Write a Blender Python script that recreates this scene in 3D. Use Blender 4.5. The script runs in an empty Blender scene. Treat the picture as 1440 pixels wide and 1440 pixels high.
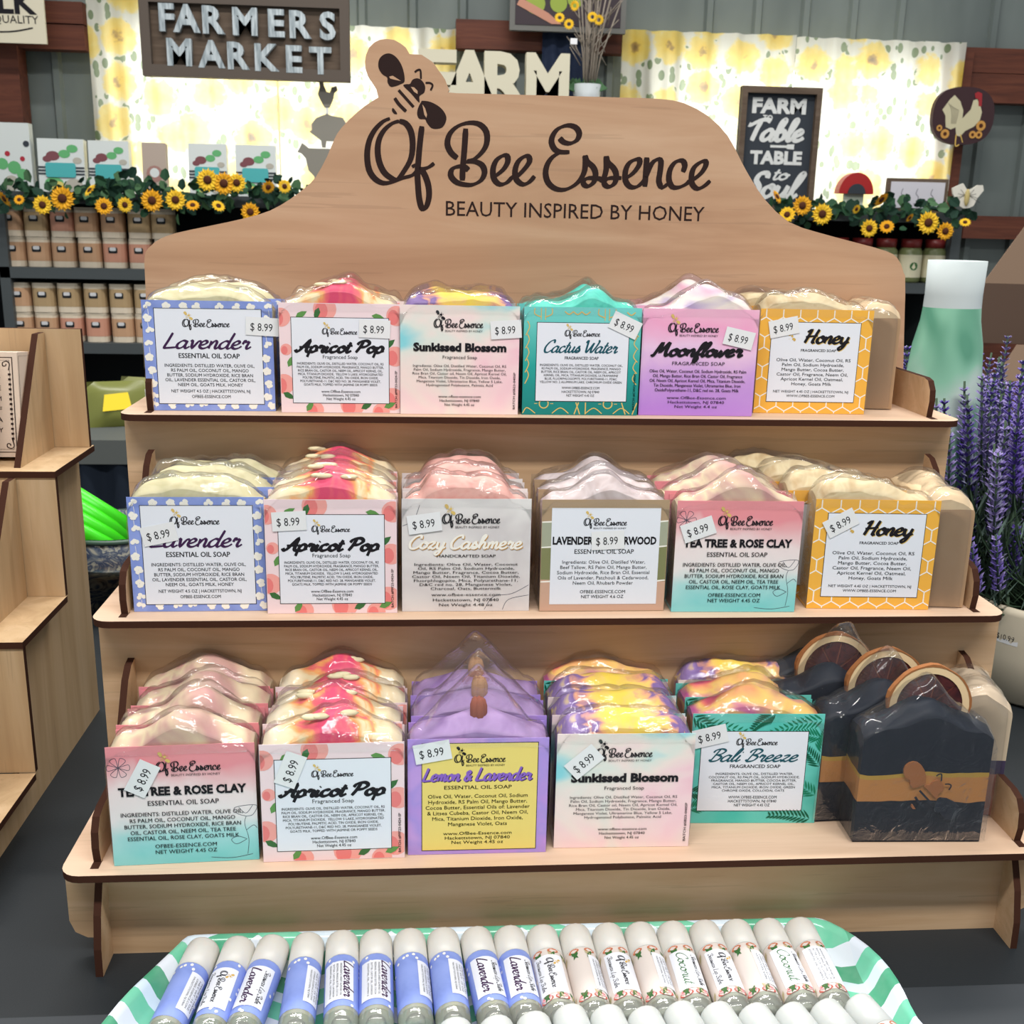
import bpy, bmesh, math, random
from mathutils import Vector, Matrix, noise
PI = math.pi
random.seed(7)
SC = bpy.context.scene
# ------------------------------------------------------------------ camera
CAM = Vector((-0.08755, -0.56266, 0.36827))
YAW, PITCH, ROLL, FPX = 0.0798736, 0.2617201, 0.0220019, 1521.3
def _basis():
    f = Vector((math.sin(YAW), math.cos(YAW), 0)); r = Vector((math.cos(YAW), -math.sin(YAW), 0)); u = Vector((0, 0, 1))
    f2 = f*math.cos(PITCH) - u*math.sin(PITCH); u2 = u*math.cos(PITCH) + f*math.sin(PITCH)
    return r*math.cos(ROLL) + u2*math.sin(ROLL), u2*math.cos(ROLL) - r*math.sin(ROLL), f2
CR, CU, CF = _basis()
cam = bpy.data.cameras.new('camera'); cam_o = bpy.data.objects.new('camera', cam); SC.collection.objects.link(cam_o)
M3 = Matrix((CR, CU, -CF)).transposed()
cam_o.matrix_world = Matrix.Translation(CAM) @ M3.to_4x4()
cam.sensor_width = 36; cam.sensor_fit = 'HORIZONTAL'; cam.lens = FPX/1440*36
cam.clip_start = 0.01
cam.dof.use_dof = True; cam.dof.focus_distance = 0.71; cam.dof.aperture_fstop = 30.0
SC.camera = cam_o
# ------------------------------------------------------------------ light, exposure
w = bpy.data.worlds.new('world'); SC.world = w; w.use_nodes = True
w.node_tree.nodes['Background'].inputs[0].default_value = (0.90, 0.96, 1.0, 1)
w.node_tree.nodes['Background'].inputs[1].default_value = 0.36
def area(name, loc, rot, sx, sy, e, col=(1, .97, .93)):
    l = bpy.data.lights.new(name, 'AREA'); l.shape = 'RECTANGLE'; l.size = sx; l.size_y = sy; l.energy = e; l.color = col
    o = bpy.data.objects.new(name, l); o.location = loc; o.rotation_euler = rot; SC.collection.objects.link(o); return o
area('tube_light', (0.1, -0.95, 2.2), (0, 0, 0), 2.6, .18, 62)
area('tube_light', (-0.3, 1.15, 2.3), (0, 0, 0), 2.6, .18, 50)
area('tube_light', (1.2, 1.9, 2.3), (0, 0, 0), 2.4, .18, 14)
SC.view_settings.view_transform = 'Standard'; SC.view_settings.look = 'None'
SC.view_settings.gamma = 1; SC.view_settings.use_curve_mapping = False
SC.view_settings.exposure = 0.22
SC.cycles.use_denoising = True
SC.cycles.max_bounces = 8; SC.cycles.transparent_max_bounces = 24
SC.cycles.caustics_reflective = False; SC.cycles.caustics_refractive = False
# ------------------------------------------------------------------ helpers
COL = SC.collection
def ray(px, py): return CF + CR*((px-720)/FPX) - CU*((py-720)/FPX)
def at(px, py, Y): d = ray(px, py); return CAM + d*((Y-CAM.y)/d.y)
def atz(px, py, Z): d = ray(px, py); return CAM + d*((Z-CAM.z)/d.z)
def atx(px, py, X): d = ray(px, py); return CAM + d*((X-CAM.x)/d.x)
def s2l(c):
    return tuple(((x/255)/12.92 if x/255 <= .04045 else ((x/255+.055)/1.055)**2.4) for x in c)
MATS = {}
def mat(name, col, rough=.6, spec=.3, metal=0, emit=None, estr=1, trans=0, alpha=1, sss=0):
    if name in MATS: return MATS[name]
    m = bpy.data.materials.new(name); m.use_nodes = True; b = m.node_tree.nodes['Principled BSDF']
    c = s2l(col)
    b.inputs['Base Color'].default_value = (*c, 1); b.inputs['Roughness'].default_value = rough
    b.inputs['Specular IOR Level'].default_value = spec; b.inputs['Metallic'].default_value = metal
    if emit: b.inputs['Emission Color'].default_value = (*s2l(emit), 1); b.inputs['Emission Strength'].default_value = estr
    if trans: b.inputs['Transmission Weight'].default_value = trans
    if sss: b.inputs['Subsurface Weight'].default_value = sss; b.inputs['Subsurface Scale'].default_value = .004; b.inputs['Subsurface Radius'].default_value = (1, .7, .5)
    m.diffuse_color = (*c, 1)
    MATS[name] = m; return m
class NT:
    def __init__(s, m): s.m = m; s.t = m.node_tree; s.b = s.t.nodes.get('Principled BSDF')
    def n(s, ty, **kw):
        k = s.t.nodes.new(ty)
        for a, v in kw.items():
            if a.startswith('i_'):
                key = a[2:]; key = int(key) if key.isdigit() else key.replace('_', ' ')
                k.inputs[key].default_value = v
            else: setattr(k, a, v)
        return k
    def l(s, a, b): s.t.links.new(a, b)
    def coord(s, scale=(1, 1, 1), loc=(0, 0, 0), rot=(0, 0, 0), kind='Object'):
        c = s.n('ShaderNodeTexCoord'); mp = s.n('ShaderNodeMapping'); mp.inputs['Scale'].default_value = scale
        mp.inputs['Location'].default_value = loc; mp.inputs['Rotation'].default_value = rot
        s.l(c.outputs[kind], mp.inputs[0]); return mp.outputs[0]
    def noise(s, vec, scale, detail=3, rough=.5, dist=0):
        k = s.n('ShaderNodeTexNoise'); k.inputs['Scale'].default_value = scale; k.inputs['Detail'].default_value = detail
        k.inputs['Roughness'].default_value = rough; k.inputs['Distortion'].default_value = dist; s.l(vec, k.inputs['Vector']); return k.outputs[0]
    def ramp(s, fac, stops, interp='LINEAR'):
        r = s.n('ShaderNodeValToRGB'); r.color_ramp.interpolation = interp; e = r.color_ramp.elements
        while len(e) < len(stops): e.new(.5)
        for x, (p, c) in zip(e, stops): x.position = p; x.color = (*s2l(c), 1)
        s.l(fac, r.inputs[0]); return r.outputs[0]
    def math(s, op, a, b=None, c=None):
        k = s.n('ShaderNodeMath', operation=op)
        for i, v in enumerate((a, b, c)):
            if v is None: continue
            if isinstance(v, (int, float)): k.inputs[i].default_value = v
            else: s.l(v, k.inputs[i])
        return k.outputs[0]
    def mix(s, fac, a, b, mode='MIX'):
        k = s.n('ShaderNodeMix', data_type='RGBA', blend_type=mode)
        for i, v in ((0, fac), (6, a), (7, b)):
            if isinstance(v, (int, float)): k.inputs[i].default_value = v
            elif isinstance(v, tuple): k.inputs[i].default_value = (*s2l(v), 1)
            else: s.l(v, k.inputs[i])
        return k.outputs[2]
    def bump(s, h, strength=.3, dist=.001):
        k = s.n('ShaderNodeBump'); k.inputs['Strength'].default_value = strength; k.inputs['Distance'].default_value = dist
        s.l(h, k.inputs['Height']); s.l(k.outputs[0], s.b.inputs['Normal'])
    def color(s, c): s.l(c, s.b.inputs['Base Color'])
    def sep(s, vec): k = s.n('ShaderNodeSeparateXYZ'); s.l(vec, k.inputs[0]); return k.outputs
def wood(name, c1, c2, c3, axis=0, rough=.55, scale=1.0):
    if name in MATS: return MATS[name]
    m = mat(name, c1, rough, .25); t = NT(m)
    sc = [26, 26, 26]; sc[axis] = 2.2; sc = tuple(x*scale for x in sc)
    v = t.coord(sc); n1 = t.noise(v, 1.6, 4, .6, 1.2)
    sc2 = [300, 300, 300]; sc2[axis] = 9; v2 = t.coord(tuple(x*scale for x in sc2)); n2 = t.noise(v2, 1, 2, .6)
    v3 = t.coord((9*scale,)*3); n3 = t.noise(v3, 1, 2)
    c = t.ramp(n1, [(.3, c2), (.5, c1), (.72, c3)])
    c = t.mix(t.math('MULTIPLY', t.math('GREATER_THAN', n2, .66), .22), c, tuple(int(x*.72) for x in c1))
    c = t.mix(t.math('MULTIPLY', n3, .35), c, c2)
    t.color(c); t.bump(n2, .08, .0005); return m
def new_obj(name, me, parent=None, mats=()):
    o = bpy.data.objects.new(name, me); COL.objects.link(o)
    if parent is not None: o.parent = parent
    return o
def tag(o, label=None, cat=None, group=None, kind=None):
    if label: o['label'] = label
    if cat: o['category'] = cat
    if group: o['group'] = group
    if kind: o['kind'] = kind
    return o
def empty(name, loc, rz=0, label=None, cat=None, group=None, rot=None):
    o = bpy.data.objects.new(name, None); COL.objects.link(o); o.location = loc; o.rotation_euler = rot or (0, 0, rz); o.empty_display_size = .01
    return tag(o, label, cat, group)
def childw(o, parent):
    o.location = -parent.location; return o
class MB:
    def __init__(s): s.v = []; s.f = []; s.m = []; s.sm = []; s.mats = []
    def mi(s, m):
        if m not in s.mats: s.mats.append(m)
        return s.mats.index(m)
    def add(s, vs, fs, m, smooth=False):
        k = len(s.v); i = s.mi(m); s.v += [tuple(x) for x in vs]
        for f in fs: s.f.append(tuple(j+k for j in f)); s.m.append(i); s.sm.append(smooth)
        return s
    def box(s, lo, hi, m, T=None):
        x0, y0, z0 = lo; x1, y1, z1 = hi
        vs = [(x0, y0, z0), (x1, y0, z0), (x1, y1, z0), (x0, y1, z0), (x0, y0, z1), (x1, y0, z1), (x1, y1, z1), (x0, y1, z1)]
        if T: vs = [T @ Vector(v) for v in vs]
        return s.add(vs, [(0, 3, 2, 1), (4, 5, 6, 7), (0, 1, 5, 4), (1, 2, 6, 5), (2, 3, 7, 6), (3, 0, 4, 7)], m)
    def prism(s, pts, a, b, m, axis='y', medge=None, T=None):
        """outline of 2D points; axis y: (x,z); axis x: (y,z); axis z: (x,y)"""
        f = {'y': lambda p, t: (p[0], t, p[1]), 'x': lambda p, t: (t, p[0], p[1]), 'z': lambda p, t: (p[0], p[1], t)}[axis]
        n = len(pts); vs = [f(p, a) for p in pts] + [f(p, b) for p in pts]
        if T: vs = [T @ Vector(v) for v in vs]
        ar = sum(pts[i][0]*pts[(i+1) % n][1] - pts[(i+1) % n][0]*pts[i][1] for i in range(n))
        fl = (ar > 0) ^ (axis == 'y') ^ (b < a)
        caps = [tuple(range(n)), tuple(range(2*n-1, n-1, -1))]; sides = [(i, i+n, (i+1) % n+n, (i+1) % n) for i in range(n)]
        if fl: caps = [c[::-1] for c in caps]; sides = [c[::-1] for c in sides]
        s.add(vs, caps, m); k = len(s.v)-2*n; i = s.mi(medge or m)
        for c in sides: s.f.append(tuple(j+k for j in c)); s.m.append(i); s.sm.append(False)
        return s
    def lathe(s, prof, m, seg=24, c=(0, 0, 0), cap=True, T=None, smooth=True):
        vs = []; fs = []; n = len(prof)
        for i in range(seg):
            a = 2*PI*i/seg
            for r, z in prof: vs.append((c[0]+r*math.cos(a), c[1]+r*math.sin(a), c[2]+z))
        for i in range(seg):
            j = (i+1) % seg
            for k in range(n-1): fs.append((i*n+k, j*n+k, j*n+k+1, i*n+k+1))
        if T: vs = [T @ Vector(v) for v in vs]
        s.add(vs, fs, m, smooth)
        if cap:
            k0 = len(s.v)-len(vs); mi = s.mi(m)
            if prof[0][0] > 1e-6: s.f.append(tuple(k0+i*n for i in range(seg))[::-1]); s.m.append(mi); s.sm.append(False)
            if prof[-1][0] > 1e-6: s.f.append(tuple(k0+i*n+n-1 for i in range(seg))); s.m.append(mi); s.sm.append(False)
        return s
    def tube(s, path, r, m, seg=6, taper=None):
        P = [Vector(p) for p in path]; vs = []; fs = []; n = len(P); up = Vector((0, 0, 1))
        for i, p in enumerate(P):
            t = (P[min(i+1, n-1)]-P[max(i-1, 0)]).normalized()
            a = t.cross(up);
            if a.length < .05: a = t.cross(Vector((1, 0, 0)))
            a.normalize(); b = t.cross(a); rr = taper[i]*r if taper else r
            for k in range(seg):
                th = 2*PI*k/seg; vs.append(p + a*rr*math.cos(th) + b*rr*math.sin(th))
        for i in range(n-1):
            for k in range(seg):
                l = (k+1) % seg; fs.append((i*seg+k, (i+1)*seg+k, (i+1)*seg+l, i*seg+l))
        fs += [tuple(range(seg)), tuple(range((n-1)*seg, n*seg))[::-1]]
        return s.add(vs, fs, m, True)
    def blob(s, c, r, m, seg=8, rings=6, T=None):
        vs = []; fs = []
        for i in range(rings+1):
            ph = PI*i/rings
            for k in range(seg):
                th = 2*PI*k/seg; vs.append((c[0]+r[0]*math.sin(ph)*math.cos(th), c[1]+r[1]*math.sin(ph)*math.sin(th), c[2]+r[2]*math.cos(ph)))
        for i in range(rings):
            for k in range(seg):
                l = (k+1) % seg; fs.append((i*seg+k, (i+1)*seg+k, (i+1)*seg+l, i*seg+l))
        if T: vs = [T @ Vector(v) for v in vs]
        return s.add(vs, fs, m, True)
    def grid(s, nu, nv, fn, m, smooth=True, flip=False):
        vs = [fn(i/(nu-1), j/(nv-1)) for i in range(nu) for j in range(nv)]
        fs = [(i*nv+j, (i+1)*nv+j, (i+1)*nv+j+1, i*nv+j+1) for i in range(nu-1) for j in range(nv-1)]
        if flip: fs = [f[::-1] for f in fs]
        return s.add(vs, fs, m, smooth)
    # --- flat drawing: P maps (u, v) to a point
    def flat(s, pts, m, P): return s.add([P(u, v) for u, v in pts], [tuple(range(len(pts)))], m)
    def ribbon(s, pts, m, P, w0, w1=None, th0=.45, closed=False, sm=True, n=5):
        if w1 is None: w1 = w0
        q = smooth_path(pts, n, closed) if sm else list(pts)
        L = []; N = len(q); s.lay = getattr(s, 'lay', 0)+1
        o0 = Vector(P(*q[0])); nr = (Vector(P(q[0][0]+1e-3, q[0][1]))-o0).cross(Vector(P(q[0][0], q[0][1]+1e-3))-o0).normalized()
        for i in range(N):
            a = q[max(i-1, 0)]; b = q[min(i+1, N-1)]; dx, dy = b[0]-a[0], b[1]-a[1]; d = math.hypot(dx, dy) or 1
            th = math.atan2(dy, dx); wd = (w0+(w1-w0)*abs(math.sin(th-th0)))/2
            if i in (0, N-1): wd *= .8
            L.append((q[i], (-dy/d*wd, dx/d*wd)))
        vs = []
        for i, (p, o) in enumerate(L):
            e = nr*((s.lay % 40)*8e-7+i*2e-7); vs += [Vector(P(p[0]+o[0], p[1]+o[1]))+e, Vector(P(p[0]-o[0], p[1]-o[1]))+e]
        return s.add(vs, [(2*i+1, 2*i+3, 2*i+2, 2*i) for i in range(N-1)], m)
    def text(s, t, m, P, x, y, h, width=None, maxw=None, align='c', bold=0, shear=0):
        if 0 < bold < .03:
            for q in (-.5, .5): s.text(t, m, P, x+q*bold*2.2*h, y, h, width, maxw, align, 0, shear)
            return s
        V, F, wd, v0 = text_mesh(t, bold); sx = h
        if width: sx = width/wd
        elif maxw and wd*h > maxw: sx = maxw/wd
        ox = x - {'c': wd/2, 'l': 0, 'r': wd}[align]*sx
        return s.add([P(ox+(a+shear*b)*sx, y+b*h) for a, b in V], F, m)
    def script(s, t, m, P, x, y, h, width=None, w0=.06, w1=.2, shear=.25, th0=.45, dx=0, dy=0):
        st, wd = script_strokes(t); k = h/2.0; kx = (width/wd) if width else k
        for q in st: s.ribbon([(x-wd*kx/2+(a+shear*b)*kx-shear*kx+dx, y+b*k+dy) for a, b in q], m, P, w0*k*2, w1*k*2, th0, n=4)
        return s
    def build(s, name, parent=None, loc=None):
        me = bpy.data.meshes.new(name); me.from_pydata(s.v, [], s.f)
        for m in s.mats: me.materials.append(m)
        me.polygons.foreach_set('material_index', s.m); me.polygons.foreach_set('use_smooth', s.sm); me.update()
        o = new_obj(name, me, parent)
        if loc: o.location = loc
        return o
def smooth_path(p, n=5, closed=False):
    if len(p) < 3: return list(p)
    q = [p[-1]]+list(p)+[p[0], p[1]] if closed else [p[0]]+list(p)+[p[-1]]
    out = []
    for i in range(1, len(q)-2):
        a, b, c, d = q[i-1:i+3]
        for k in range(n):
            t = k/n; t2 = t*t; t3 = t2*t
            out.append(tuple(.5*((2*b[j])+(-a[j]+c[j])*t+(2*a[j]-5*b[j]+4*c[j]-d[j])*t2+(-a[j]+3*b[j]-3*c[j]+d[j])*t3) for j in range(len(b))))
    if not closed: out.append(tuple(q[-2]))
    return out
_TM = {}
def text_mesh(t, bold=0):
    k = (t, bold)
    if k in _TM: return _TM[k]
    c = bpy.data.curves.new('lettering', 'FONT'); c.body = t; c.size = 1; c.offset = bold; c.resolution_u = 2
    o = bpy.data.objects.new('lettering', c); COL.objects.link(o)
    dg = bpy.context.evaluated_depsgraph_get(); e = o.evaluated_get(dg); me = e.to_mesh()
    V = [(v.co.x/.73, v.co.y/.73) for v in me.vertices]; F = [tuple(p.vertices) for p in me.polygons]
    e.to_mesh_clear(); bpy.data.objects.remove(o); bpy.data.curves.remove(c)
    x0 = min(v[0] for v in V); x1 = max(v[0] for v in V); V = [(a-x0, b) for a, b in V]
    _TM[k] = (V, F, x1-x0, 0); return _TM[k]
# script letters: (advance, strokes); x-height 1, capitals 2
_A = [(.75, .85), (.45, 1), (.12, .62), (.1, .15), (.35, 0), (.65, .3), (.8, .9)]
GL = {
 'a': (1.0, [_A, [(.8, 1), (.72, .3), (.85, .0), (1.1, .25)]]),
 'b': (.9, [[(0, .3), (.3, 1.2), (.45, 1.9), (.3, 2), (.15, 1.5), (.12, .4), (.3, 0), (.62, .15), (.7, .6), (.5, .95), (.25, .75)]]),
 'c': (.78, [[(.65, .8), (.5, 1), (.17, .8), (.08, .3), (.3, 0), (.6, .1), (.85, .4)]]),
 'd': (1.0, [_A, [(.95, 2.05), (.78, .9), (.72, .2), (.85, 0), (1.1, .25)]]),
 'e': (.78, [[(0, .35), (.45, .55), (.6, .85), (.4, 1.02), (.15, .75), (.1, .25), (.35, 0), (.65, .1), (.85, .35)]]),
 'f': (.6, [[(0, .3), (.4, 1.2), (.6, 1.8), (.45, 2.05), (.3, 1.6), (.2, .4), (.15, -.6), (.3, -.9), (.4, -.4), (.25, .05), (.6, .35)]]),
 'h': (.9, [[(0, .3), (.35, 1.3), (.5, 1.9), (.35, 2.05), (.2, 1.5), (.15, 0)], [(.15, .4), (.4, .95), (.62, .8), (.6, .25), (.72, 0), (.95, .25)]]),
 'i': (.45, [[(.2, 1), (.12, .25), (.25, 0), (.5, .3)], [(.22, 1.4), (.27, 1.52)]]),
 'l': (.42, [[(0, .3), (.3, 1.2), (.42, 1.9), (.28, 2.05), (.15, 1.5), (.1, .3), (.25, 0), (.5, .3)]]),
 'm': (1.15, [[(.12, 1), (.1, 0)], [(.12, .5), (.35, 1), (.5, .8), (.48, 0)], [(.48, .5), (.75, 1), (.9, .8), (.87, .2), (1, 0), (1.2, .3)]]),
 'n': (.83, [[(.12, 1), (.1, 0)], [(.12, .4), (.4, 1), (.6, .8), (.57, .2), (.7, 0), (.9, .3)]]),
 'o': (.8, [[(.45, 1), (.14, .75), (.1, .25), (.38, 0), (.68, .3), (.66, .8), (.42, 1), (.55, .78), (.9, .8)]]),
 'p': (.85, [[(.15, 1), (.05, -.85)], [(.12, .5), (.4, 1), (.7, .75), (.65, .2), (.35, 0), (.15, .2)], [(.6, .1), (.9, .3)]]),
 'r': (.72, [[(.1, .6), (.2, 1.1), (.3, .9), (.55, .9), (.48, .3), (.6, 0), (.85, .3)]]),
 's': (.7, [[(0, .25), (.35, 1.05), (.4, .8), (.6, .4), (.5, .05), (.2, .05), (.15, .25), (.75, .3)]]),
 't': (.5, [[(.3, 1.7), (.16, .3), (.3, 0), (.6, .3)], [(0, 1.1), (.55, 1.15)]]),
 'u': (.95, [[(.12, 1), (.1, .3), (.3, 0), (.6, .4), (.7, 1)], [(.7, 1), (.65, .25), (.8, 0), (1, .3)]]),
 'v': (.8, [[(.05, .9), (.2, 1), (.32, 0), (.68, .9), (.9, .85)]]),
 'w': (1.1, [[(.1, 1), (.1, .3), (.28, 0), (.55, .9), (.5, .3), (.7, 0), (1, .9), (1.2, .85)]]),
 'x': (.75, [[(.1, 1), (.3, .7), (.5, .2), (.75, .1)], [(.65, 1), (.1, 0)]]),
 'y': (.88, [[(.12, 1), (.12, .3), (.35, 0), (.65, .4)], [(.75, 1), (.6, -.3), (.35, -.95), (.12, -.75), (.4, -.3), (.95, .25)]]),
 'z': (.8, [[(.1, .85), (.35, 1), (.62, .9), (.1, .05), (.35, .1), (.6, 0), (.85, .3)]]),
 'A': (1.25, [[(-.1, .4), (.1, .05), (.35, .3), (.7, 1.2), (1.05, 2), (1.0, 1), (1.0, .2), (1.25, 0)], [(.2, .8), (1.25, .85)]]),
 'B': (1.15, [[(.45, 1.9), (.25, 0)], [(0, 1.4), (.1, 1.8), (.6, 2), (1.05, 1.7), (.85, 1.2), (.4, 1.0)], [(.5, 1.05), (1.02, .75), (.85, .15), (.35, 0), (.05, .3)]]),
 'C': (1.1, [[(1.05, 1.5), (.95, 2), (.45, 1.75), (.1, .9), (.25, .1), (.7, 0), (1.1, .4)]]),
 'H': (1.25, [[(.05, 1.6), (.4, 2), (.3, 1), (.15, 0)], [(1.15, 2.05), (.98, 1), (.9, .1), (1.15, .1)], [(.05, .9), (1.2, 1.1)]]),
 'L': (1.0, [[(.4, 2), (.25, 1), (.1, .1), (.3, .02), (1, .12)]]),
 'M': (1.55, [[(-.05, .2), (.12, 0), (.3, 1), (.5, 2), (.6, .5), (.95, 1.5), (1.15, 2), (1.15, .6), (1.3, 0), (1.5, .25)]]),
 'P': (1.15, [[(.5, 1.9), (.35, .9), (.1, 0)], [(0, 1.3), (.2, 1.8), (.8, 2), (1.15, 1.55), (.85, 1), (.35, .9)]]),
 'S': (1.0, [[(1, 1.6), (.9, 2), (.5, 1.95), (.4, 1.4), (.75, .8), (.6, .1), (.1, -.2), (-.2, .2), (-.05, .5)]]),
 'T': (.9, [[(-.3, 1.5), (-.1, 1.45), (.4, 1.85), (.9, 2.0), (1.25, 1.8)], [(.55, 1.85), (.4, 1), (.3, -.1)]]),
 'O': (1.4, [[(.7, 2), (.2, 1.5), (.1, .6), (.5, 0), (1, .2), (1.25, 1), (1.1, 1.8), (.7, 2)]]),
 'E': (1.0, [[(.85, 1.5), (.9, 1.9), (.5, 2), (.2, 1.6), (.5, 1.1), (.2, .8), (.1, .2), (.5, 0), (.95, .3)]]),
 'W': (1.6, [[(-.1, 1.6), (.1, 2), (.25, .9), (.45, 0), (.8, .9), (1.0, 1.6), (.95, .6), (1.15, 0), (1.5, .9), (1.65, 1.8), (1.45, 2)]]),
 '&': (1.0, [[(.9, .8), (.5, .0), (.15, .2), (.3, .75), (.65, 1.2), (.5, 1.5), (.3, 1.2), (.6, .5), (.95, 0)]]),
 ' ': (.5, [])}
def script_strokes(t):
    x = 0; out = []
    for ch in t:
        a, st = GL[ch]
        for q in st: out.append([(x+u, v) for u, v in q])
        x += a
    return out, x
def copy_tree(o, parent=None):
    c = o.copy(); COL.objects.link(c); c.parent = parent
    for ch in list(o.children): copy_tree(ch, c)
    return c
XZ = lambda y: (lambda u, v: (u, y, v))
# ------------------------------------------------------------------ the sign's lettering, strokes in plane units (metres on the board)
BY = .285
def cropA(p, o=(500, 150), k=260/1440): return [(o[0]+a*k, o[1]+b*k) for a, b in p]
_of = [[(268, 92), (215, 115), (150, 180), (105, 270), (90, 380), (105, 490), (150, 560), (215, 595), (290, 585), (370, 555), (440, 535), (480, 500)],
 [(340, 112), (285, 130), (225, 180), (185, 250), (172, 330), (182, 420), (215, 500), (265, 548), (325, 565), (385, 490), (432, 400), (445, 290), (430, 190), (390, 130), (340, 112)],
 [(517, 152), (505, 250), (495, 350), (488, 440), (482, 520), (487, 620), (495, 710), (510, 775), (530, 798), (555, 770), (572, 700), (568, 620), (545, 545), (515, 490)],
 [(440, 470), (470, 455), (500, 485), (545, 480), (580, 465), (612, 440)],
 [(858, 170), (848, 330), (835, 480), (832, 575)],
 [(793, 400), (745, 360), (715, 290), (735, 210), (800, 150), (890, 125), (970, 140), (1020, 200), (1020, 290), (980, 360), (920, 410), (865, 425), (930, 428), (985, 455), (1005, 510), (980, 570), (920, 605), (860, 608), (790, 590), (745, 545), (745, 500), (775, 472), (840, 465), (880, 495)],
 [(1090, 540), (1150, 490), (1185, 430), (1180, 385), (1145, 382), (1095, 420), (1070, 490), (1080, 565), (1125, 605), (1180, 590), (1225, 545), (1255, 545), (1320, 480), (1355, 425), (1345, 388), (1310, 390), (1265, 430), (1242, 500), (1255, 570), (1305, 605), (1355, 585), (1395, 540)]]
_es = [[(250, 235), (280, 265), (330, 275), (380, 250), (398, 200), (370, 155), (310, 140), (240, 165), (200, 215), (190, 270), (215, 320), (260, 340), (325, 340)],
 [(260, 340), (200, 375), (160, 430), (145, 500), (165, 570), (220, 615), (290, 622), (360, 590), (410, 540), (440, 470), (445, 365)],
 [(440, 365), (455, 410), (500, 450), (520, 500), (510, 560), (470, 595), (435, 585), (432, 555), (470, 535), (550, 540), (575, 550), (600, 470), (600, 370)],
 [(600, 370), (610, 415), (655, 460), (675, 510), (665, 570), (625, 600), (590, 585), (590, 555), (630, 535), (715, 535)],
 [(740, 540), (800, 500), (845, 440), (850, 400), (825, 395), (775, 420), (745, 480), (745, 555), (780, 600), (830, 600), (880, 560), (895, 530)],
 [(905, 380), (900, 450), (890, 600)], [(890, 540), (940, 430), (985, 395), (1010, 410), (1005, 480), (995, 560), (1020, 605), (1060, 580)],
 [(1175, 490), (1190, 440), (1170, 405), (1120, 415), (1080, 470), (1070, 545), (1095, 600), (1145, 605), (1200, 580), (1225, 555)],
 [(1250, 550), (1310, 500), (1345, 445), (1345, 410), (1310, 415), (1260, 455), (1240, 515), (1245, 580), (1285, 615), (1335, 595), (1380, 555)]]
def topl(pix): return [(lambda q: (q.x, q.z))(at(a, b, BY-.0047)) for a, b in pix]
LOGO = [topl(cropA(q)) for q in _of] + [topl(cropA(q, (740, 150), .1875)) for q in _es]
LX0 = min(p[0] for q in LOGO for p in q); LX1 = max(p[0] for q in LOGO for p in q)
LZB = topl([(700, 258)])[0][1]
def beeP(p): return topl(cropA(p, (500, 50), 1/9))
BEE_F = [beeP(p) for p in (
 [(410, 225), (350, 245), (305, 290), (288, 350), (295, 420), (340, 490), (400, 530), (405, 590), (440, 645), (500, 642), (570, 615), (620, 580), (612, 470), (580, 370), (530, 290), (470, 240)],
 [(690, 610), (720, 560), (780, 540), (840, 570), (880, 640), (870, 720), (810, 765), (810, 830), (795, 840), (700, 730), (605, 635), (640, 615)],
 [(850, 825), (950, 840), (1060, 900), (1130, 980), (1150, 1060), (1110, 1150), (1040, 1180), (960, 1170), (900, 1100), (880, 1060), (810, 1055), (780, 1000), (790, 920), (830, 840)],
 [(465, 920), (485, 925), (528, 990), (490, 990), (462, 955)])]
BEE_H = [beeP(p) for p in ([(425, 520), (470, 508), (575, 575), (500, 560), (440, 545)], [(700, 650), (740, 655), (785, 700), (785, 740), (740, 710)], [(845, 870), (880, 920), (905, 1000), (895, 1040), (870, 1000)])]
KPX = (topl([(800, 220)])[0][0]-topl([(700, 220)])[0][0])/100     # metres per picture pixel on the board
BEE_S = [(beeP(p), wd/9*KPX) for p, wd in (([(750, 465), (780, 440), (820, 440), (828, 550)], 24), ([(885, 600), (940, 600), (975, 630), (950, 695)], 24), ([(545, 690), (735, 905)], 44), ([(495, 790), (550, 870), (640, 960)], 42))]
def draw_logo(mb, m, P, cx, base, width, bee=None, tag_line=True, wk=1.0, bh=None):
    k = width/(LX1-LX0); f = lambda p: (cx-width/2+(p[0]-LX0)*k, base+(p[1]-LZB)*k)
    for q in LOGO: mb.ribbon([f(p) for p in q], m, P, .0022*k*wk, .0046*k*wk, .42, n=3)
    if bee:
        for q in BEE_F: mb.flat([f(p) for p in q], bee, P)
        for q, wd in BEE_S: mb.ribbon([f(p) for p in q], bee, P, wd*k, n=2)
    if tag_line:
        a = f(topl([(627, 303)])[0]); b = f(topl([(990, 309)])[0])
        mb.text('BEAUTY INSPIRED BY HONEY', m, P, a[0], a[1], .0112*k, width=b[0]-a[0], align='l', bold=.004 if width < .1 else 0)

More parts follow.
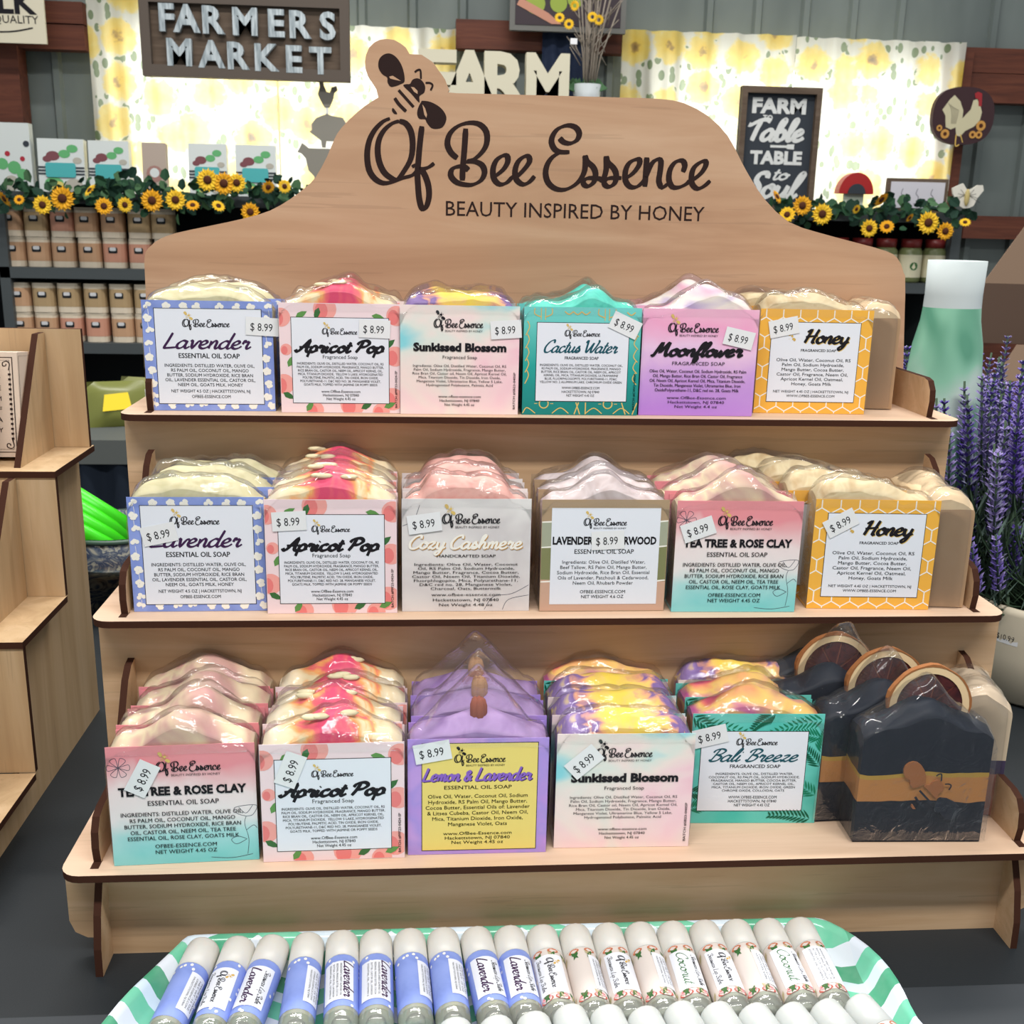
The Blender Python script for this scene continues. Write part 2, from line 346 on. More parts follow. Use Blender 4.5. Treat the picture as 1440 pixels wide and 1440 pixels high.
# ------------------------------------------------------------------ materials
PLY = wood('birch_plywood', (205, 172, 136), (192, 157, 120), (218, 188, 154))
PLY_P = wood('pale_plywood', (218, 188, 162), (206, 174, 146), (226, 200, 176))
PLY_L = wood('tan_plywood', (196, 166, 128), (182, 151, 114), (208, 180, 144), axis=2)
BURN = mat('burnt_edge', (66, 40, 30), .8, .1)
INK_BOARD = mat('engraving_brown', (46, 31, 29), .75, .15)
INK = mat('black_ink', (28, 26, 32), .6, .2); GOLD = mat('gold_ink', (214, 176, 92), .5, .3)
PAPER = mat('white_label_paper', (234, 237, 246), .55, .3)
STK = mat('sticker_paper', (236, 237, 239), .5, .3)
WHITE = mat('white_paint', (240, 240, 238), .5)
def film_mat(name, tint=(1, 1, 1), haze=.022, refl=-.02):
    m = bpy.data.materials.new(name); m.use_nodes = True; t = m.node_tree; N = NT(m); t.nodes.remove(t.nodes['Principled BSDF'])
    out = t.nodes['Material Output']
    v = N.coord((1, 1, 1)); n1 = N.noise(v, 90, 2, .5, 1.5); n2 = N.noise(v, 320, 1, .5, .5)
    h = N.math('ADD', n1, N.math('MULTIPLY', n2, .06))
    bp = N.n('ShaderNodeBump'); bp.inputs['Strength'].default_value = .30; bp.inputs['Distance'].default_value = .0016; N.l(h, bp.inputs['Height'])
    tr = N.n('ShaderNodeBsdfTransparent'); tr.inputs[0].default_value = (*tint, 1)
    gl = N.n('ShaderNodeBsdfGlossy'); gl.inputs['Roughness'].default_value = .07; N.l(bp.outputs[0], gl.inputs['Normal'])
    df = N.n('ShaderNodeBsdfDiffuse'); df.inputs[0].default_value = (.9, .9, .92, 1)
    lw = N.n('ShaderNodeFresnel'); lw.inputs[0].default_value = 1.45; N.l(bp.outputs[0], lw.inputs['Normal'])
    f = N.math('MINIMUM', N.math('MULTIPLY_ADD', lw.outputs[0], 1.25, refl), .5)
    a = N.n('ShaderNodeMixShader'); a.inputs[0].default_value = haze; N.l(tr.outputs[0], a.inputs[1]); N.l(df.outputs[0], a.inputs[2])
    b = N.n('ShaderNodeMixShader'); N.l(f, b.inputs[0]); N.l(a.outputs[0], b.inputs[1]); N.l(gl.outputs[0], b.inputs[2])
    N.l(b.outputs[0], out.inputs[0]); MATS[name] = m; return m
FILM = film_mat('shrink_film')
CLEARP = film_mat('clear_plastic', (.93, .96, .93), .12, .08)
def swirl(name, cols, scale=28, dist=2.2, const=False, rough=.5, stretch=(1, 1, 1.6)):
    m = mat(name, cols[0], rough, .35, sss=.15); t = NT(m); n = t.noise(t.coord(stretch), scale, 2.5, .5, dist)
    k = len(cols); t.color(t.ramp(n, [(.30+.42*i/(k-1), c) for i, c in enumerate(cols)], 'LINEAR' if not const else 'EASE')); return m
def layered(name, stops, wob=.004):
    m = mat(name, stops[0][1], .5, .15); t = NT(m); v = t.coord(); z = t.sep(v)[2]; n = t.noise(v, 30, 2)
    zz = t.math('MULTIPLY_ADD', t.math('SUBTRACT', n, .5), wob*2, z)
    t.color(t.ramp(t.math('MULTIPLY', zz, 10), [(p*10, c) for p, c in stops], 'CONSTANT')); return m
SOAP = {
 'lavender': swirl('soap_cream_olive', [(204, 196, 148), (216, 208, 168), (186, 176, 128)]),
 'apricot': swirl('soap_peach_swirl', [(244, 232, 206), (246, 226, 180), (240, 170, 120), (228, 92, 110), (216, 70, 112)], 15, 1.4),
 'sunkissed': swirl('soap_violet_yellow', [(120, 98, 150), (170, 140, 190), (242, 212, 90), (235, 180, 120), (135, 110, 165)], 18, 1.6),
 'cactus': swirl('soap_turquoise', [(72, 200, 180), (92, 216, 195), (60, 180, 165)]),
 'moonflower': swirl('soap_pink_white', [(236, 150, 180), (244, 200, 214), (245, 235, 225), (190, 168, 210), (240, 170, 190)], 17, 1.5),
 'honey': swirl('soap_honey_cream', [(208, 184, 138), (222, 204, 164), (190, 160, 114)], 24),
 'cashmere': swirl('soap_salmon', [(226, 158, 148), (236, 180, 168), (214, 140, 132)]),
 'cedar': swirl('soap_taupe', [(172, 150, 144), (214, 200, 200), (156, 132, 124)], 22),
 'teatree': swirl('soap_rose_cream', [(214, 152, 150), (228, 208, 172), (192, 134, 138), (230, 200, 172)], 14, 1.4),
 'lemon': swirl('soap_lilac', [(150, 118, 172), (170, 140, 190), (132, 98, 156)], 22),
 'bali': swirl('soap_magenta_gold', [(222, 84, 120), (240, 130, 110), (244, 200, 110), (206, 96, 160), (130, 90, 170)], 17, 1.5),
 'black': layered('soap_navy_gold', [(0, (20, 26, 38)), (.028, (182, 124, 70)), (.044, (176, 140, 62)), (.0465, (20, 27, 40))]),
 'tan': layered('soap_tan_side', [(0, (178, 146, 114)), (.068, (222, 196, 158))], .002),
 'triple': layered('soap_brown_cream', [(0, (150, 100, 84)), (.030, (70, 62, 86)), (.040, (206, 186, 160))])}
def centre_swirl(name, stops, sc=22):
    m = mat(name, stops[0][1], .45, .35, sss=.15); t = NT(m); v = t.coord(); x = t.sep(v)[0]; n = t.noise(v, sc*2.2, 3, .5, 1.2)
    t.color(t.ramp(t.math('ADD', t.math('MULTIPLY', t.math('ABSOLUTE', x), 20), t.math('MULTIPLY', t.math('SUBTRACT', n, .5), 1.5)), stops)); return m
SOAP['apricot'] = centre_swirl('soap_peach_pink', [(0, (222, 66, 108)), (.22, (236, 100, 110)), (.36, (244, 170, 96)), (.5, (234, 212, 168)), (.85, (236, 222, 194))])
SOAP['sunkissed'] = centre_swirl('soap_yellow_violet', [(0, (246, 214, 80)), (.28, (246, 206, 110)), (.42, (236, 170, 130)), (.55, (128, 98, 160)), (.8, (150, 124, 184)), (.95, (232, 206, 130))], 26)
def water(name, cols, scale=22, seed=0, zgrad=None):
    m = mat(name, cols[0], .55, .3); t = NT(m); v = t.coord(loc=(seed, seed*.7, 0)); n = t.noise(v, scale, 3, .5, .6)
    if zgrad:
        z = t.sep(t.coord())[2]
        f = t.math('ADD', t.math('MULTIPLY', z, 1/.076), t.math('MULTIPLY', t.math('SUBTRACT', n, .5), .55))
        t.color(t.ramp(f, zgrad))
    else:
        k = len(cols); t.color(t.ramp(n, [(.32+.36*i/(k-1), c) for i, c in enumerate(cols)]))
    return m
CARD = {
 'lavender': water('periwinkle_card', [(128, 148, 216), (140, 160, 226), (148, 166, 230)], 60),
 'apricot': mat('blush_card', (246, 222, 226), .55), 'bali': water('green_leaf_card', [(70, 190, 176), (110, 208, 196), (40, 160, 144)], 14, 1),
 'cactus': water('teal_card', [(60, 190, 180)], 10, 0, [(0, (22, 128, 124)), (.45, (40, 166, 158)), (.8, (110, 208, 200)), (1, (120, 212, 206))]),
 'honey': mat('amber_card', (246, 184, 74), .5),
 'sunkissed': water('watercolour_card', [(246, 190, 208), (250, 214, 220), (246, 228, 222), (226, 232, 224), (140, 216, 226)], 15, 1.7),
 'moonflower': water('pink_violet_card', [(240, 150, 200)], 20, 2, [(0, (186, 134, 222)), (.3, (206, 160, 228)), (.6, (238, 200, 232)), (.85, (244, 170, 206)), (1, (246, 190, 214))]),
 'cashmere': water('marble_card', [(228, 224, 224), (214, 208, 208), (234, 230, 228)], 18, 1.4),
 'cedar': mat('taupe_card', (176, 150, 120), .6),
 'teatree': water('rose_aqua_card', [(240, 170, 170)], 18, 5, [(0, (124, 208, 210)), (.25, (170, 222, 222)), (.42, (238, 232, 232)), (.66, (244, 226, 226)), (.88, (236, 150, 158)), (1, (238, 150, 156))]),
 'lemon': water('lilac_card', [(206, 150, 226), (176, 150, 226), (222, 168, 232)], 22, 2)}
FIN = {k: mat('ink_'+k, c, .5) for k, c in dict(plum=(62, 30, 74), teal=(20, 84, 98), violet=(140, 100, 200), tan=(200, 150, 80), leaf=(60, 110, 60), leaf2=(98, 150, 80), peach=(246, 168, 160), peach2=(238, 130, 128), gold=(222, 190, 110), cream=(250, 246, 236), green=(20, 130, 96), green2=(8, 96, 70), lemon=(240, 217, 122), sage=(168, 172, 150), olive=(132, 134, 92), clay=(206, 168, 146), grey=(120, 118, 130), line=(70, 74, 90)).items()}
CW, CH = .083, .076
# ------------------------------------------------------------------ table
tb = MB(); cloth = mat('charcoal_cloth', (34, 39, 43), .55, .35)
t_ = NT(cloth); nz = t_.noise(t_.coord(), 900, 2); t_.bump(nz, .2, .0004); n2 = t_.noise(t_.coord(), 5, 3); t_.color(t_.ramp(n2, [(.3, (28, 33, 37)), (.7, (38, 43, 47))]))
tb.box((-.95, -.75, -.098), (1.0, .86, -.068), cloth)
table = empty('table', (0, 0, -.82), 0, 'long table covered with charcoal cloth under the wooden soap stand', 'table')
childw(tb.build('table_top', table), table)
for sx in (-.9, .9):
    for sy in (-.7, .8):
        b = MB(); b.box((sx-.025, sy-.025, -.82), (sx+.025, sy+.025, -.098), mat('black_metal', (30, 30, 32), .4)); childw(b.build('leg', table), table)
ru = MB(); ru.box((-.95, -.75, -.0679), (1.0, -.034, -.0664), mat('lit_cloth_grey', (52, 57, 62), .5, .4));  # lighter sheet paints the lit cloth in front of the stand's shadow
tag(ru.build('lit_table_front'), 'grey runner along the front of the table under the tray', 'sheet')
# ------------------------------------------------------------------ display stand
STAND = empty('display_stand', (0, .15, -.068), 0, 'three-tier laser-cut birch plywood stand with bee and Of Bee Essence header', 'stand')
YK = [0, .0915, .186]; ZK = [0, .121, .2357]; RY = [.02, .112, .205]
def rrect(x0, y0, x1, y1, r, n=5):
    out = []
    for cx, cy, a0 in ((x1-r, y0+r, -90), (x1-r, y1-r, 0), (x0+r, y1-r, 90), (x0+r, y0+r, 180)):
        for i in range(n+1): a = math.radians(a0+90*i/n); out.append((cx+r*math.cos(a), cy+r*math.sin(a)))
    return out
for k in range(3):
    b = MB(); y1 = (RY[k+1]+.02) if k < 2 else BY+.015
    pts = [p for p in rrect(-.3, YK[k], .3, y1, .012) ]
    b.prism(pts, ZK[k]-.0046, ZK[k], PLY_P, 'z', BURN); sh = childw(b.build('shelf', STAND), STAND)
    for sx in (-1, 1):
        q = MB(); xa = sx*.281; q.box((xa-.0024, YK[k]+.007, ZK[k]-.0045), (xa+.0024, YK[k]+.016, ZK[k]+.0002), BURN)  # dark box stands in for the shade inside an open slot
        q.build('slot_shade', sh)
        prof = [(.014, 0), (.012, .010), (.013, .020), (.018, .0275), (.026, .030), (.045, .031), (.06, .036), (.072, .047), (.082, .062), (.094, .080), (.103, .0865), (.1118, .088), (.1118, 0)]
        if k == 2: prof = [(.016, 0), (.014, .012), (.015, .020), (.020, .0265), (.027, .028), (.095, .028), (.095, 0)]
        if k == 0: prof = prof[:-1] + [(.1118, -.068), (0, -.068), (.0005, -.05), (.005, -.03), (.013, -.012), (.020, -.0046), (.016, -.001)]
        P = [(YK[k]+a if k else a, ZK[k]+c) for a, c in prof]
        if k == 1: P = [(YK[k]+a*.95, ZK[k]+c) for a, c in prof]
        f = MB(); f.prism(P, xa-.0022, xa+.0022, PLY, 'x', BURN); childw(f.build('side_panel', STAND), STAND)
    if k:
        b = MB(); b.box((-.3003, RY[k], ZK[k-1]), (.3055 if k == 1 else .3003, RY[k]+.0045, ZK[k]-.0046), PLY); childw(b.build('riser_panel', STAND), STAND)
b = MB(); q = [(-.303, -.0047), (-.303, -.044), (-.300, -.052), (-.293, -.056), (-.2835, -.0565), (-.2835, -.068), (.2835, -.068), (.2835, -.0565), (.293, -.056), (.300, -.052), (.303, -.044), (.303, -.0047)]
b.prism(q, .021, .0255, PLY, 'y', BURN); childw(b.build('riser_panel', STAND), STAND)
outl = [(208, 592), (205, 413), (203, 370), (205, 354), (213, 345), (223, 337), (246, 328), (293, 318), (344, 307), (380, 296), (408, 280), (429, 264), (444, 249), (460, 220), (470, 196), (480, 180), (503, 157), (522, 143), (532, 137), (529, 125), (517, 106), (513, 87), (519, 67), (534, 56), (554, 56), (571, 67), (576, 76), (593, 77), (608, 87), (616, 98), (626, 112), (632, 127), (642, 131), (760, 134), (869, 137), (927, 139), (962, 145), (997, 164), (1024, 192), (1043, 228), (1057, 253), (1076, 281), (1109, 312), (1151, 327), (1207, 342), (1246, 353), (1262, 363), (1271, 384), (1273, 412), (1268, 600)]
bp = [(lambda v: (v.x, v.z))(at(a, c, BY-.0045)) for a, c in outl]
sm = []
for i, p_ in enumerate(bp):
    if 2 <= i < len(bp)-2 and i not in (18, 26):
        a, b0, c, d = bp[i-1], bp[i], bp[i+1], bp[min(i+2, len(bp)-1)]
        if i in (17, 25, 32, 19, 27): sm.append(b0); continue
        for t in (0, .5):
            sm.append(tuple(.5*((2*b0[j])+(-a[j]+c[j])*t+(2*a[j]-5*b0[j]+4*c[j]-d[j])*t*t+(-a[j]+3*b0[j]-3*c[j]+d[j])*t**3) for j in (0, 1)))
    else: sm.append(p_)
b = MB(); b.prism(sm[::-1], BY-.0045, BY, wood('header_plywood', (196, 157, 126), (180, 140, 110), (208, 172, 142), scale=.6), 'y', BURN); BOARD = childw(b.build('back_board', STAND), STAND)
b = MB(); P = XZ(BY-.0047); draw_logo(b, INK_BOARD, P, (LX0+LX1)/2, LZB, LX1-LX0, None, True); b.build('engraved_lettering', BOARD)
b = MB()
P2 = XZ(BY-.00475)
for q in BEE_F: b.flat(smooth_path(q, 3, True), INK_BOARD, P)
for q, wd in BEE_S: b.ribbon(q, INK_BOARD, P, wd)
for q in BEE_H: b.flat(q, MATS['header_plywood'], P2)
b.build('engraved_bee', BOARD)
# ------------------------------------------------------------------ printed faces of the soap sleeves (millimetres, x centred, z up)
def mm(y): return lambda u, v: (u*.001, y, v*.001)
rnd = random.Random(3)
def circ(cx, cy, r, n=14, ry=None, rot=0):
    ry = ry or r; return [(cx+r*math.cos(a)*math.cos(rot)-ry*math.sin(a)*math.sin(rot), cy+r*math.cos(a)*math.sin(rot)+ry*math.sin(a)*math.cos(rot)) for a in [2*PI*i/n for i in range(n)]]
def clipc(pts, x0=-41.2, x1=41.2, z0=.4, z1=75.6):
    """cut a convex outline to the sleeve's front"""
    for ax, lim, sg in ((0, x0, 1), (0, x1, -1), (1, z0, 1), (1, z1, -1)):
        out = []
        for i in range(len(pts)):
            a, b = pts[i], pts[(i+1) % len(pts)]; ia = (a[ax]-lim)*sg >= 0; ib = (b[ax]-lim)*sg >= 0
            if ia: out.append(a)
            if ia != ib: t = (lim-a[ax])/(b[ax]-a[ax]); out.append((a[0]+t*(b[0]-a[0]), a[1]+t*(b[1]-a[1])))
        pts = out
        if len(pts) < 3: return []
    return pts
def leafpts(x, y, L, wd, a):
    p = [(0, 0), (.3, .5), (.65, .42), (1, 0), (.65, -.42), (.3, -.5)]
    return [(x+u*L*math.cos(a)-v*wd*math.sin(a), y+u*L*math.sin(a)+v*wd*math.cos(a)) for u, v in p]
def pat_lavender(b, P):
    r = random.Random(5)
    spots = [(x+r.uniform(-2, 2), z) for x in range(-38, 40, 11) for z in (72, 4)] + [(sx*(37.5+r.uniform(-1, 1)), z) for sx in (-1, 1) for z in range(10, 70, 9)]
    for i, (x, z) in enumerate(spots):
        for k in range(r.choice((3, 5))):
            a = 2*PI*k/5+r.random(); q = clipc(circ(x+1.5*math.cos(a), z+1.5*math.sin(a), 1.5, 7)); P_ = mm(P-1e-6*(i*6+k))
            if q: b.flat(q, FIN['cream'], P_)
        if i % 2 == 0 and abs(x) > 34: b.ribbon([(x, z-2), (x+.5, z-8)], FIN['cream'], mm(P), .35, sm=False)
def pat_apricot(b, P):
    r = random.Random(8)
    for i, (x, z, R) in enumerate([(-10, 72, 8), (8, 6, 8.5), (39, 68, 7), (-39, 20, 7), (38, 40, 7), (36, 10, 8), (-40, 66, 6.5), (-18, 2, 6), (28, 1, 6), (-37, 44, 4)]):
        q = clipc(circ(x, z, R, 18))
        if q: b.flat(q, FIN['peach'], mm(P-4e-6*i))
        q = clipc(circ(x-R*.3, z-R*.15, R*.55, 14, R*.75))
        if q: b.flat(q, FIN['peach2'], mm(P-4e-6*i-2e-6))
    for i, (x, z, a) in enumerate([(-30, 66, .5), (-14, 73, -1.9), (22, 68, -.2), (31, 46, .7), (-36, 32, 1.1), (-40, 14, -.5), (-24, 1, 1.0), (14, 3, .5), (30, 4, .4)]):
        q = clipc(leafpts(x, z, 9, 4, a))
        if q: b.flat(q, FIN['leaf'] if i % 2 else FIN['leaf2'], mm(P-6e-5-2e-6*i))
def pat_honey(b, P):
    R = 7.2; h = R*math.sqrt(3)/2; i = 0
    for cx in range(-3, 4):
        for cz in range(-1, 8):
            x = cx*2*h+(cz % 2)*h; z = cz*1.5*R-2
            for k in (0, 1, 2):
                a0, a1 = [math.radians(90+60*(k+j)) for j in (0, 1)]
                p, q = (x+R*math.cos(a0), z+R*math.sin(a0)), (x+R*math.cos(a1), z+R*math.sin(a1))
                dx, dz = q[0]-p[0], q[1]-p[1]; d = math.hypot(dx, dz); ox, oz = -dz/d*.4, dx/d*.4
                g = clipc([(p[0]+ox, p[1]+oz), (q[0]+ox, q[1]+oz), (q[0]-ox, q[1]-oz), (p[0]-ox, p[1]-oz)]); i += 1
                if g: b.flat(g, FIN['cream'], mm(P-5e-7*i))
def pat_cactus(b, P):
    i = 0
    def rb(p, wd=.7):
        nonlocal i; i += 1; b.ribbon([(max(-41, min(41, x)), max(.5, min(75.5, z))) for x, z in p], FIN['gold'], mm(P-2e-6*i), wd)
    for cx in (-26, 20):
        rb(circ(cx, 8, 3.2)+[(cx+3.2, 8)], .8)
        for k in range(9): a = PI*k/8+0; rb([(cx+4.6*math.cos(a-PI*.0), 8+4.6*math.sin(a)), (cx+6.8*math.cos(a), 8+6.8*math.sin(a))], .6)
    for cx in (-4, 4, 0, 38, 33):
        rb([(cx, .5), (cx+(cx % 3-1)*3, 9)], 1)
    for cx in (-38, -14, 10, 30): rb([(cx-6, 1), (cx, 5), (cx+6, 1)], .7)
    for z in (22, 30, 38, 47, 56): rb([(-40, z), (-37.5, z+6), (-39, z+10)], .7); rb([(40, z), (37, z+4), (39, z+9)], .7)
    for cx in (-28, 17): rb([(cx-1.5, 75), (cx-1.5, 67)], .7); rb([(cx+1.5, 75), (cx+1.5, 67)], .7); rb([(cx-6, 75), (cx-6, 71), (cx-1.5, 69)], .7); rb([(cx+6, 75), (cx+6, 71), (cx+1.5, 69)], .7)
    for cx in (-10, -4, 2, 34): rb([(cx-3, 73), (cx, 71), (cx+3, 73)], .8)
def pat_bali(b, P):
    i = 0
    for (x, z, a, L, m) in [(-40, 70, -.1, 34, 'green'), (-41, 74, -.6, 26, 'green2'), (40, 60, 2.9, 20, 'green'), (41, 40, 2.2, 22, 'green2'), (40, 72, 3.3, 30, 'green'), (-41, 22, -.1, 18, 'green2'), (-40, 10, .35, 18, 'green'), (40, 20, 2.5, 24, 'green'), (10, 76, 3.6, 14, 'green2'), (38, 3, 2.9, 26, 'green2'), (41, 50, 1.4, 20, 'green')]:
        for k in range(11):
            t = k/10; px, pz = x+L*t*math.cos(a), z+L*t*math.sin(a)-4*t*t
            for s in (-1, 1):
                q = clipc(leafpts(px, pz, 8*(1-.55*t), 1.3, a+s*.75)); i += 1
                if q: b.flat(q, FIN[m], mm(P-8e-7*i))
def pat_cedar(b, P):
    b.flat([(-41.2, 20), (41.2, 21.5), (41.2, 45), (-41.2, 44)], FIN['olive'], mm(P)); b.flat([(-41.2, 44), (41.2, 45), (41.2, 62), (-41.2, 61)], FIN['sage'], mm(P))
    b.flat([(-41.2, .4), (41.2, .4), (41.2, 20.5), (-41.2, 22)], FIN['clay'], mm(P-1e-5))
    for z in (61, 44, 20.5): b.ribbon([(-41.2, z), (-10, z+1.2), (20, z-.6), (41.2, z+1)], FIN['cream'], mm(P-3e-5), 1)
def pat_lines(b, P, items):
    for i, q in enumerate(items): b.ribbon(q, FIN['line'], mm(P-2e-6*i), .3)
def pat_teatree(b, P):
    fl = []
    for k in range(6): a = k*PI/3; fl.append([(-35, 63), (-35+6*math.cos(a-.3), 63+6*math.sin(a-.3)), (-35+6*math.cos(a+.3), 63+6*math.sin(a+.3)), (-35, 63)])
    fl += [[(35, 4), (36, 14), (34, 24), (35, 29)], [(35, 29), (30, 31), (29, 35), (41, 36), (39, 30), (35, 29)], [(31, 35), (35, 31), (39, 36)], [(35, 14), (29, 11), (26, 14), (30, 16), (35, 14)], [(14, 3), (26, 2), (38, 4)], [(35, 20), (39, 23), (41, 21)]]
    pat_lines(b, P, fl)
def pat_cashmere(b, P): pat_lines(b, P, [[(12, 1), (18, 10), (30, 12), (41, 18)], [(24, 1), (28, 8), (41, 11)], [(-41, 58), (-34, 62), (-30, 72)]])
PATS = dict(lavender=pat_lavender, apricot=pat_apricot, honey=pat_honey, cactus=pat_cactus, bali=pat_bali, cedar=pat_cedar, teatree=pat_teatree, cashmere=pat_cashmere)
L_LAV = ['INGREDIENTS: DISTILLED WATER, OLIVE OIL,', 'RS PALM OIL, COCONUT OIL, MANGO', 'BUTTER, SODIUM HYDROXIDE, RICE BRAN', 'OIL, LAVENDER ESSENTIAL OIL, CASTOR OIL,', 'NEEM OIL, GOATS MILK, HONEY']
L_APR = ['INGREDIENTS: OLIVE OIL, DISTILLED WATER, COCONUT OIL, RS', 'PALM OIL, SODIUM HYDROXIDE, FRAGRANCE, MANGO BUTTER,', 'RICE BRAN OIL, CASTOR OIL, NEEM OIL, APRICOT KERNEL OIL,', 'MICA, TITANIUM DIOXIDE,  YELLOW 5 LAKE, HYDROGENATED', 'POLYBUTENE, PALMITIC ACID, TIN OXIDE, IRON OXIDE,', 'POLYURETHANE-11, D&C RED NO. 28, MANGANESE VIOLET,', 'GOATS MILK, TOPPED WITH JASMINE OR POPPY SEEDS']
L_SUN = ['Ingredients: Olive Oil, Distilled Water, Coconut Oil, RS', 'Palm Oil, Sodium Hydroxide, Fragrance, Mango Butter,', 'Rice Bran Oil, Castor oil, Neem Oil, Apricot Kernel Oil,', 'Mica, Titanium Dioxide, Tin Dioxide, Iron Oxide,', 'Manganese Violet, Ultramarine Blue, Yellow 5 Lake,', 'Hydrogenated Polybutene, Palmitic Acid']
L_CAC = ['INGREDIENTS: OLIVE OIL, DISTILLED WATER, COCONUT OIL,', 'RS PALM OIL, SODIUM HYDROXIDE, FRAGRANCE, MANGO', 'BUTTER, RICE BRAN OIL, CASTOR OIL, NEEM OIL, APRICOT', 'KERNEL OIL, MICA, TITANIUM DIOXIDE, ULTRAMARINE', 'BLUE, FLUORPHLOGOPITE, POLYURETHANE-11, FD&C', 'YELLOW NO. 2 ALUMINUM LAKE, CHROMIUM OXIDE GREEN']
L_MOON = ['Olive Oil, Water, Coconut Oil, Sodium Hydroxide, RS Palm', 'Oil, Mango Butter, Rice Bran Oil, Castor Oil, Fragrance', 'Oil, Neem Oil, Apricot Kernel Oil, Mica, Titanium Dioxide,', 'Tin Dioxide, Manganese Violet, Ultramarine Blue, Iron', 'OxidePolyurethane-11, D&C red no. 28, Goats Milk']
L_HON = ['Olive Oil, Water, Coconut Oil, RS', 'Palm Oil, Sodium Hydroxide,', 'Mango Butter, Cocoa Butter,', 'Castor Oil, Fragrance, Neem Oil,', 'Apricot Kernel Oil, Oatmeal,', 'Honey, Goats Milk']
L_CASH = ['Ingredients: Olive Oil, Water, Coconut', 'Oil, RS Palm Oil, Sodium Hydroxide,', 'Mango Butter, Fragrance, Cocoa Butter,', 'Castor Oil, Neem Oil, Titanium Dioxide,', 'Fluorphlogopite, Mica, Polyurethane-11,', 'D&C red no. 28, Manganese Violet,', 'Charcoal, Oats, Buttermilk']
L_CED = ['Ingredients: Olive Oil, Distilled Water,', 'Beef Tallow, RS Palm Oil, Mango Butter,', 'Sodium Hydroxide, Rice Bran Oil, Essential', 'Oils of Lavender, Patchouli & Cedarwood,', 'Neem Oil, Rhubarb Powder']
L_TEA = ['INGREDIENTS: DISTILLED WATER, OLIVE OIL,', 'RS PALM OIL, COCONUT OIL, MANGO', 'BUTTER, SODIUM HYDROXIDE, RICE BRAN', 'OIL, CASTOR OIL, NEEM OIL, TEA TREE', 'ESSENTIAL OIL, ROSE CLAY, GOATS MILK']
L_LEM = ['Olive Oil, Water, Coconut Oil, Sodium', 'Hydroxide, RS Palm Oil, Mango Butter,', 'Cocoa Butter, Essential Oils of: Lavender', '& Litsea Cubeba, Castor Oil, Neem Oil,', 'Mica, Titanium Dioxide, Iron Oxide,', 'Manganese Violet, Oats']
L_BALI = ['INGREDIENTS: OLIVE OIL, DISTILLED WATER,', 'COCONUT OIL, RS PALM OIL, SODIUM HYDROXIDE,', 'FRAGRANCE, MANGO BUTTER, COCOA BUTTER,', 'CASTOR OIL, NEEM OIL, APRICOT KERNEL OIL,', 'MICA, TITANIUM DIOXIDE, IRON OXIDE, GREEN', 'CHROME OXIDE, COLLOIDAL OATS']
